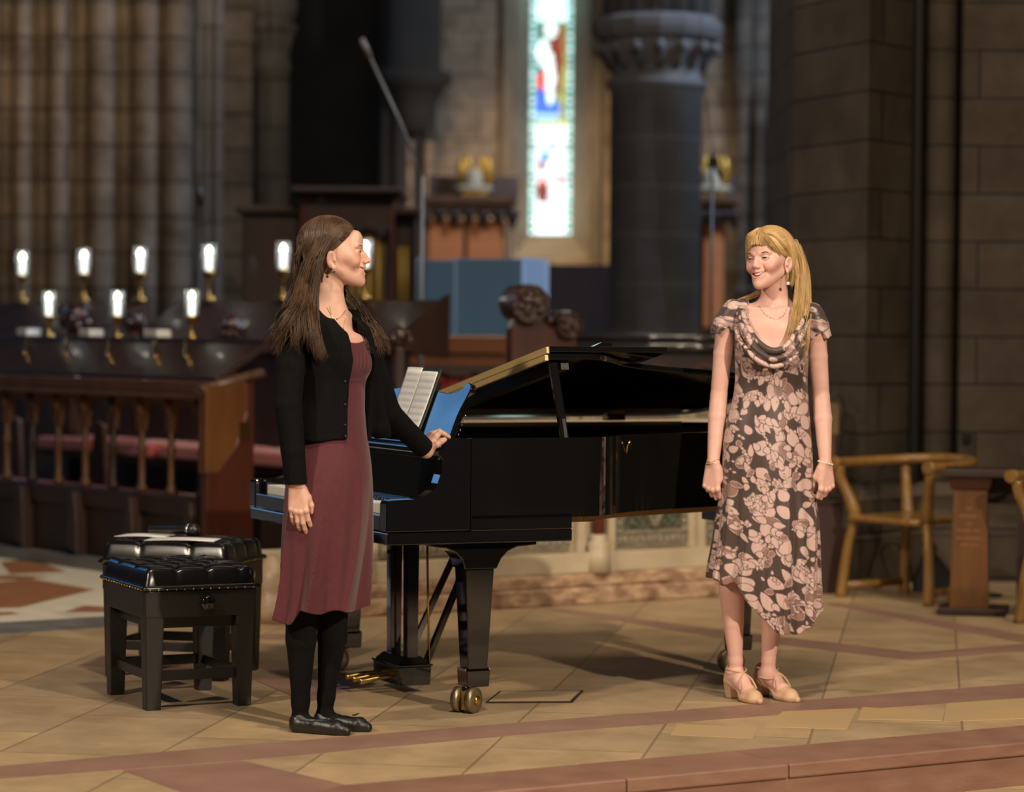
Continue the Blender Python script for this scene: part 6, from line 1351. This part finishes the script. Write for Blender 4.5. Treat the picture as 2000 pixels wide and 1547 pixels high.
# ---- leaf print painted as pattern over the cloth (part of the fabric)
RS = np.random.RandomState(21); PW, PH = 700, 1100; SC = .0011     # .77 m around x 1.21 m high
img = np.zeros((PH, PW), np.int8); yy, xx = np.mgrid[0:PH, 0:PW]
def leaf(cxp, cyp, L, Wd, ang, val, out=1.6):
    r = int(L * .62 + 6); x0, x1, y0, y1 = max(0, int(cxp - r)), min(PW, int(cxp + r)), max(0, int(cyp - r)), min(PH, int(cyp + r))
    if x1 <= x0 or y1 <= y0: return
    X_ = xx[y0:y1, x0:x1] - cxp; Y_ = yy[y0:y1, x0:x1] - cyp; p = (X_ * math.cos(ang) + Y_ * math.sin(ang)) / L + .5; q = np.abs(-X_ * math.sin(ang) + Y_ * math.cos(ang))
    def w(pp): pc = np.clip(pp, 0, 1); return Wd * np.sin(PI * pc ** .72) ** .75 * (pp > 0) * (pp < 1)
    inn = q < w(p) / 1.0; P2 = (p - .5) * L / (L + 2 * out + 2) + .5; ring = q < (w(P2) + out) * (P2 > 0.0) * (P2 < 1); sub = img[y0:y1, x0:x1]; sub[ring & ~inn] = 0; sub[inn] = val
    if val == 2: sub[inn & ~(q < np.maximum(w(p) - 2.2, 0))] = 1
def cluster():
    cxp, cyp = RS.uniform(0, PW), RS.uniform(0, PH); a0 = RS.uniform(0, 6.28)
    for k in range(RS.randint(4, 9)): t = a0 + RS.uniform(-.5, .5); d_ = k * 9; leaf(cxp + math.cos(t) * d_ + RS.uniform(-5, 5), cyp + math.sin(t) * d_, RS.uniform(9, 17), RS.uniform(3.2, 5.5), RS.uniform(0, 6.28), 1, 1)
for k in range(340): leaf(RS.uniform(0, PW), RS.uniform(0, PH), RS.uniform(40, 76), RS.uniform(14, 24), RS.choice([1.57, 1.57 + .6, 1.57 - .6, 4.7, RS.uniform(0, 6.28)]) + RS.uniform(-.3, .3), 2 if RS.rand() < .22 else 1)
for k in range(420): leaf(RS.uniform(0, PW), RS.uniform(0, PH), RS.uniform(22, 42), RS.uniform(7, 13), RS.uniform(0, 6.28), 2 if RS.rand() < .2 else 1)
for k in range(130): cluster()
fine = np.array([(.066, .043, .037), (.58, .40, .37), (.27, .150, .128)])[img.astype(int)]
f2 = fine.copy()
for ax in (0, 1): f2 = .25 * np.roll(f2, 1, ax) + .5 * f2 + .25 * np.roll(f2, -1, ax)
def print_cols(V):
    z = V[:, 2]; o = np.argsort(zs); X0 = np.interp(z, np.array(zs)[o], np.array(cx)[o]); Y0 = np.interp(z, np.array(zs)[o], np.array(cy)[o])
    th = np.arctan2(V[:, 1] - Y0, V[:, 0] - X0); s = (th / (2 * PI) + .5) * PW; t = (z / SC + .25 * (V[:, 0] - X0) / SC) % PH
    return f2[np.clip(t.astype(int), 0, PH - 1), s.astype(int) % PW]
v, q = surfnet(dressB, (-.27, -.30, zB(1250)), (.26, .22, zB(575)), .0024)
m_print = mat('leaf print satin', (1, 1, 1), rough=.42, attr='tint', bump=.05, bs=300, sheen=.2, spec=.45)
dB = np_mesh('dress', [(v, q)], m_print, rootB, cols=print_cols)
for x0, x1 in ((-.27, 0), (0, .26)):
    v, q = surfnet(capsP, (x0, -.15, zB(680)), (x1, .15, zB(580)), .0024); np_mesh('flutter_sleeve', [(v, q)], m_print, dB, cols=print_cols)
# ---- body
RB, _s = frame((-.60, -.80, 0), math.radians(1), math.radians(4)); hoB = b_(1503, 507, -.02); sB = .97
hpB, TBh = head_prims(hoB, RB, sB, smile=1.4, nose=.97)
AR = dict(s=b_(1420, 620, 0), e=b_(1404, 772, .03), w=b_(1393, 903, -.02)); AL = dict(s=b_(1592, 626, 0), e=b_(1604, 776, .03), w=b_(1612, 903, -.02))
nB = b_(1514, 610, .02)
coreB = [cone(b_(1512, 548, .015), nB, .048, .051, .02), loft(zs, cx, cy, [q_ - .006 for q_ in aa], [q_ - .006 for q_ in bb], UB, zB(612), zB(880), k=.03, round_=.03),
         cone(AR['s'] + Vector((.02, .01, .004)), nB + Vector((0, .01, 0)), .037, .046, .04), cone(AL['s'] + Vector((-.02, .01, .004)), nB + Vector((0, .01, 0)), .037, .046, .04),
         ell(b_(1476, 690, -.080), (.044, .040, .044), k=.03), ell(b_(1543, 690, -.080), (.044, .040, .044), k=.03), ell(b_(1512, 640, -.045), (.09, .05, .05), k=.04),
         cone(b_(1500, 606, -.055), b_(1462, 602, -.04), .008, .006, .025), cone(b_(1522, 607, -.055), b_(1556, 604, -.04), .008, .006, .025)]
armsB = [cone(AR['s'], b_(1412, 690, .02), .0365, .0345, .015), cone(b_(1412, 690, .02), AR['e'], .0345, .030, .005), cone(AR['e'], b_(1401, 815, .02), .031, .0335, .005), cone(b_(1401, 815, .02), AR['w'], .0335, .0215, .005),
         cone(AL['s'], b_(1598, 695, .02), .0355, .0345, .005), cone(b_(1598, 695, .02), AL['e'], .0345, .030, .005), cone(AL['e'], b_(1607, 818, .02), .031, .0335, .005), cone(b_(1607, 818, .02), AL['w'], .0335, .0215, .005)]
cu = [(.60, 1.05, .55), (.70, 1.10, .6), (.78, 1.15, .6), (.85, 1.15, .6)]
thm = [(.016, -.008, .018), (.030, -.022, .046), (.030, -.034, .072), (.022, -.042, .090)]
hBR = hand_prims(AR['w'] + Vector((0, 0, -.004)), (.80, -.55, 0), (-.70, -.72, 0), (-.06, .0, -1), cu, 1.05, .03, thumb=thm)
hBL = hand_prims(AL['w'] + Vector((0, 0, -.004)), (-.80, -.55, 0), (.70, -.72, 0), (.06, .0, -1), cu, 1.05, .03, thumb=thm)
legsB = [cone(b_(1460, 890, 0), b_(1434, 1100, .0), .055, .046, .006), cone(b_(1434, 1100, 0), b_(1430, 1150, .0), .046, .048, .006), cone(b_(1430, 1150, 0), b_(1432, 1215, .02), .049, .038, .006), cone(b_(1432, 1215, .02), b_(1437, 1290, .03), .038, .0245, .006), cone(b_(1437, 1290, .03), b_(1437, 1322, .035), .0245, .026, .01),
         cone(b_(1520, 890, 0), b_(1508, 1100, .0), .055, .046, .006), cone(b_(1508, 1100, 0), b_(1508, 1150, .0), .046, .048, .006), cone(b_(1508, 1150, 0), b_(1507, 1218, .02), .049, .038, .006), cone(b_(1507, 1218, .02), b_(1501, 1290, .03), .038, .0245, .006), cone(b_(1501, 1290, .03), b_(1500, 1318, .035), .0245, .026, .01)]
shoes = []
def heel_shoe(h, t, ankle):
    h = Vector(h); t = Vector(t); d = t - h; L = d.length; d.normalize(); s = d.cross(Vector((0, 0, 1))); X = lambda u, z, w=0: h + d * (u * L) + s * w + Vector((0, 0, z))
    foot = [cone(ankle, X(.15, .085), .026, .024, .02), cone(X(.12, .080), X(.30, .072), .024, .026, .02), cone(ankle + Vector((0, 0, -.01)), X(.38, .070), .024, .026, .02), cone(X(.38, .066), X(.62, .032), .028, .026, .02), cone(X(.62, .028), X(.85, .022), .027, .014, .015)]
    zf = ((0, 0, 1), .5); P = [cone(X(.09, .060), X(.26, .054), .026, .025, .01, flat=zf), cone(X(.26, .054), X(.60, .014), .022, .030, .02, flat=zf), cone(X(.60, .014), X(.78, .012), .034, .031, .02, flat=zf), cone(X(.66, .024), X(.80, .019), .031, .027, .015), cone(X(.80, .017), X(.95, .012), .027, .0125, .01), cone(X(.085, .066), X(.075, .098), .028, .025, .01), cone(X(.085, .068), X(.26, .056), .030, .028, .01)]
    Rr = np.array(Matrix((s, d, Vector((0, 0, 1)))).transposed()); P.append(ell(X(.40, .105), (.033, .275 * L, .050), Rr, .004, 's')); P.append(ell(X(.16, .125), (.023, .030, .055), Rr, .003, 's')); P.append(fnprim(lambda Q: Q[:, 2] - .001, 's', .001))
    return foot, P, X, d, s
SP = []
for (h_, t_, an) in (((1424, 1361), (1487, 1377), b_(1437, 1318, .035)), ((1481, 1357), (1561, 1374), b_(1500, 1314, .035))):
    hh = G(*h_) - rB; tt = G(*t_) - rB; SP.append(heel_shoe(hh, tt, an) + (hh, tt, an)); legsB += SP[-1][0]
bodyB = hpB + coreB + armsB + legsB
parts = [surfnet(bodyB, V3(hoB) + (-.13, -.14, -.13), V3(hoB) + (.13, .12, .13), .0018),
         surfnet(hpB + coreB + armsB, (-.27, -.2, zB(760)), (.26, .15, V3(hoB)[2] - .128), .0036),
         surfnet(coreB, (-.2, -.2, zB(890)), (.2, .2, zB(760)), .009)]
for ar, hd in ((AR, hBR), (AL, hBL)):
    e = V3(ar['e']); w = V3(ar['w']); z0 = w[2] - .16; xs = [e[0], w[0]]
    parts.append(surfnet(armsB + hd, (min(xs) - .06, -.09, z0), (max(xs) + .06, .10, zB(760)), .0024))
parts.append(surfnet(legsB, (-.2, -.25, .004), (.22, .2, zB(1085)), .0032)); parts.append(surfnet(legsB + coreB[1:2], (-.2, -.2, zB(1085)), (.22, .2, zB(860)), .009))
np_mesh('body', parts, m_skinB, rootB, cols=skin_cols(TBh, RB, hoB, sB, lip=(1.0, .52, .52)))
m_lashB = mat('light brown brow', (.16, .09, .045), rough=.7); eyes_and_teeth(rootB, TBh, RB, sB, ('hazel', (.06, .045, .03)), mat('dark lash', (.03, .02, .015), rough=.7))
m_beige = mat('beige leather', (.62, .40, .25), (.58, .37, .23), 30, .42, .05, 200)
for (foot, P, X, d, s, hh, tt, an) in SP:
    lo = np.minimum(V3(hh), V3(tt)) - (.06, .06, .0); hi = np.maximum(V3(hh), V3(tt)) + (.06, .06, .16); v, q = surfnet(P, lo, hi, .0022); o = np_mesh('shoe', [(v, q)], m_beige, rootB)
    Mh = Matrix.Translation(X(.09, 0)) @ Matrix((d, s, Vector((0, 0, 1)))).transposed().to_4x4(); MB().taper((0.004, 0, 0), (.036, .040), (0, 0, .058), (.048, .050), M=Mh).build('heel', m_beige, o, bevel=.004)
    st = MB(); r1 = .0345
    for sg in (-1, 1):
        st.tube(cr_path([X(.10, .106, sg * .030), X(.24, .108, sg * .036), X(.36, .105, sg * .022), X(.44, .098, -sg * .002), X(.52, .078, -sg * .024), X(.60, .044, -sg * .035)], 6), .0022, 6, flat=1.6)
    st.tube([an + Vector((math.cos(t) * r1, math.sin(t) * r1, -.012 + .006 * math.sin(t))) for t in [2 * PI * k / 20 for k in range(21)]], .0022, 6, flat=1.6)
    st.build('strap', m_beige, o)
# jewellery
nk = cr_path([b_(1479, 584, -.030), b_(1484, 598, -.060), b_(1496, 613, -.085), b_(1513, 621, -.095), b_(1530, 615, -.085), b_(1538, 602, -.060)], 8); nk = onskin(coreB, nk)
mb = MB().tube(nk, .0008, 5)
for k in range(2, len(nk), 3): mb.ball(nk[k], .0028, 8)
mb.build('bead_necklace', mat('pale rose gold', (.85, .55, .42), rough=.25, metal=.8), rootB)
lob = Vector(TBh((-.079, .002, -.058))); MB().tube([lob, lob + Vector((0, -.004, -.026))], .0007, 5).lathe([(.0050, -.0010), (.0066, 0), (.0050, .0010)], 16, M=Matrix.Translation(lob + Vector((0, -.006, -.036))) @ Matrix.Rotation(PI / 2, 4, 'X')).build('drop_earring', mat('pale silver', (.75, .72, .68), rough=.4, metal=.3), rootB)
for ar, nm, sg, rr in ((AR, 'gold_bracelet', 1, .0013), (AL, 'pearl_bracelet', -1, .0012)):
    w = ar['w']; ring = [w + Vector((math.cos(t) * .0255, math.sin(t) * .022, -.002 + .006 * math.cos(t) * sg)) for t in [2 * PI * k / 24 for k in range(25)]]; mb = MB().tube(ring, rr, 6, caps=False)
    if nm[0] == 'p':
        for k in range(0, 24, 2): mb.ball(ring[k], .0036, 8)
    else: mb.tube([p + Vector((0, 0, .008 + .002 * math.sin(i))) for i, p in enumerate(ring)], .0009, 6, caps=False)
    mb.build(nm, mat('pearl', (.85, .72, .58), rough=.3) if nm[0] == 'p' else m_gold, rootB)
# hair
m_hairB = mat('blonde hair', (.50, .31, .12), (.66, .45, .21), 26, .42, spec=.5, stretch=(1, 1, .3))
def haircutB(P):
    q = (P - V3(hoB)) @ RB / sB; lim = np.interp(q[:, 2], [-.13, -.03, -.005, .02, .045, .065, .10], [-.040, -.040, -.010, .030, .064, .084, .12]); return -(q[:, 1] - lim)
capB = [ell(TBh((0, -.020, .038)), np.array((.078, .097, .086)) * sB, RB, .01), ell(TBh((0, -.055, -.020)), (.066, .060, .085), RB, .03), fnprim(haircutB, 's', .008)]
v, q = surfnet(capB, V3(hoB) + (-.14, -.14, -.15), V3(hoB) + (.14, .14, .14), .003)
H = lambda *p: Vector(TBh(p)); gd = []
scalp_guides(H, gd, .0, yfront=.078)
# fringe fan from the crown over the forehead
for i in range(15):
    t = i / 14; x = -.066 + .134 * t; z1 = .020 + .028 * math.cos((t - .40) * 4.2) - .030 * abs(t - .5) ** 1.5
    gd.append(dict(p=[H(.0 + .012 * (t - .5), .060, .112), H(x * .55, .088, .085), H(x * .88, .103 - .042 * abs(2 * t - 1) ** 2, .050), H(x * 1.04, .1015 - .058 * abs(2 * t - 1) ** 2, z1 + .012), H(x * 1.10 + .006, .098 - .070 * abs(2 * t - 1) ** 2, z1 - .002)], r0=.006, r1=.006, n=int(8 + 26 * abs(2 * t - .9)), wave=.0015, lmin=.66, thick=.8))
for i in range(8):      # long sweep across her left temple to the ear, shorter one on the other side
    t = i / 7
    gd.append(dict(p=[H(-.004, .064 - .01 * t, .113), H(-.036 - .006 * t, .082 - .012 * t, .088), H(-.060 - .004 * t, .066 - .015 * t, .050 + .008 * t), H(-.073, .040 - .012 * t, .022 + .010 * t), H(-.081, .008 - .01 * t, .006 + .012 * t), H(-.083, -.02, .0 + .008 * t)], r0=.004, r1=.004, n=34, wave=.001, hug=1.0, lmin=.9))
    gd.append(dict(p=[H(.004, .064 - .01 * t, .113), H(.038 + .006 * t, .080 - .012 * t, .086), H(.060 + .006 * t, .060 - .015 * t, .050), H(.073, .036 - .012 * t, .012), H(.077, .022 - .01 * t, -.025), H(.078, .012, -.050)], r0=.004, r1=.004, n=26, wave=.001, hug=1.0, lmin=.85))
for i in range(14):      # crown and sides drawn back
    t = i / 13
    for sg in (1, -1):
        gd.append(dict(p=[H(sg * (.004 + .060 * t), .070 - .062 * t, .110 - .055 * t), H(sg * (.03 + .050 * t), .015 - .03 * t, .118 - .055 * t), H(sg * (.045 + .035 * t), -.050 - .01 * t, .085 - .055 * t), H(sg * .055, -.095, .035 - .04 * t), H(sg * .040, -.112, -.02 - .02 * t), H(sg * .035, -.108, -.10)], r0=.005, r1=.010, n=30, wave=.0025, hug=.8, lmin=.95))
def fallB(p, r0, r1, n, wave=.003, **k): gd.append(dict(p=[b_(*q_) for q_ in p], r0=r0, r1=r1, n=n, wave=wave, **k))
fallB([(1552, 472, .02), (1566, 510, .0), (1568, 560, -.03), (1563, 610, -.075), (1554, 648, -.110), (1548, 686, -.125)], .012, .012, 240, lmin=.72)
fallB([(1558, 480, .03), (1572, 520, .02), (1575, 570, -.02), (1572, 615, -.07), (1563, 655, -.105), (1556, 690, -.12)], .012, .012, 220, lmin=.75)
fallB([(1560, 480, .04), (1577, 530, .04), (1581, 580, .01), (1580, 622, -.04), (1577, 660, -.085), (1574, 690, -.095)], .010, .007, 150, lmin=.75)
fallB([(1550, 490, .0), (1558, 535, -.02), (1556, 585, -.055), (1549, 630, -.10), (1540, 662, -.125), (1524, 690, -.14)], .010, .010, 130, lmin=.7)
fallB([(1545, 480, .05), (1556, 530, .06), (1562, 580, .06), (1566, 620, .05)], .022, .022, 200, lmin=.8)
fallB([(1520, 530, .09), (1495, 562, .06), (1472, 577, .02), (1448, 586, .01), (1440, 592, .0)], .014, .008, 90, lmin=.8)
v2, q2 = strands(gd, 5, .00115, scalp=capB[:2])
np_mesh('hair', [(v, q), (v2, q2)], m_hairB, rootB)
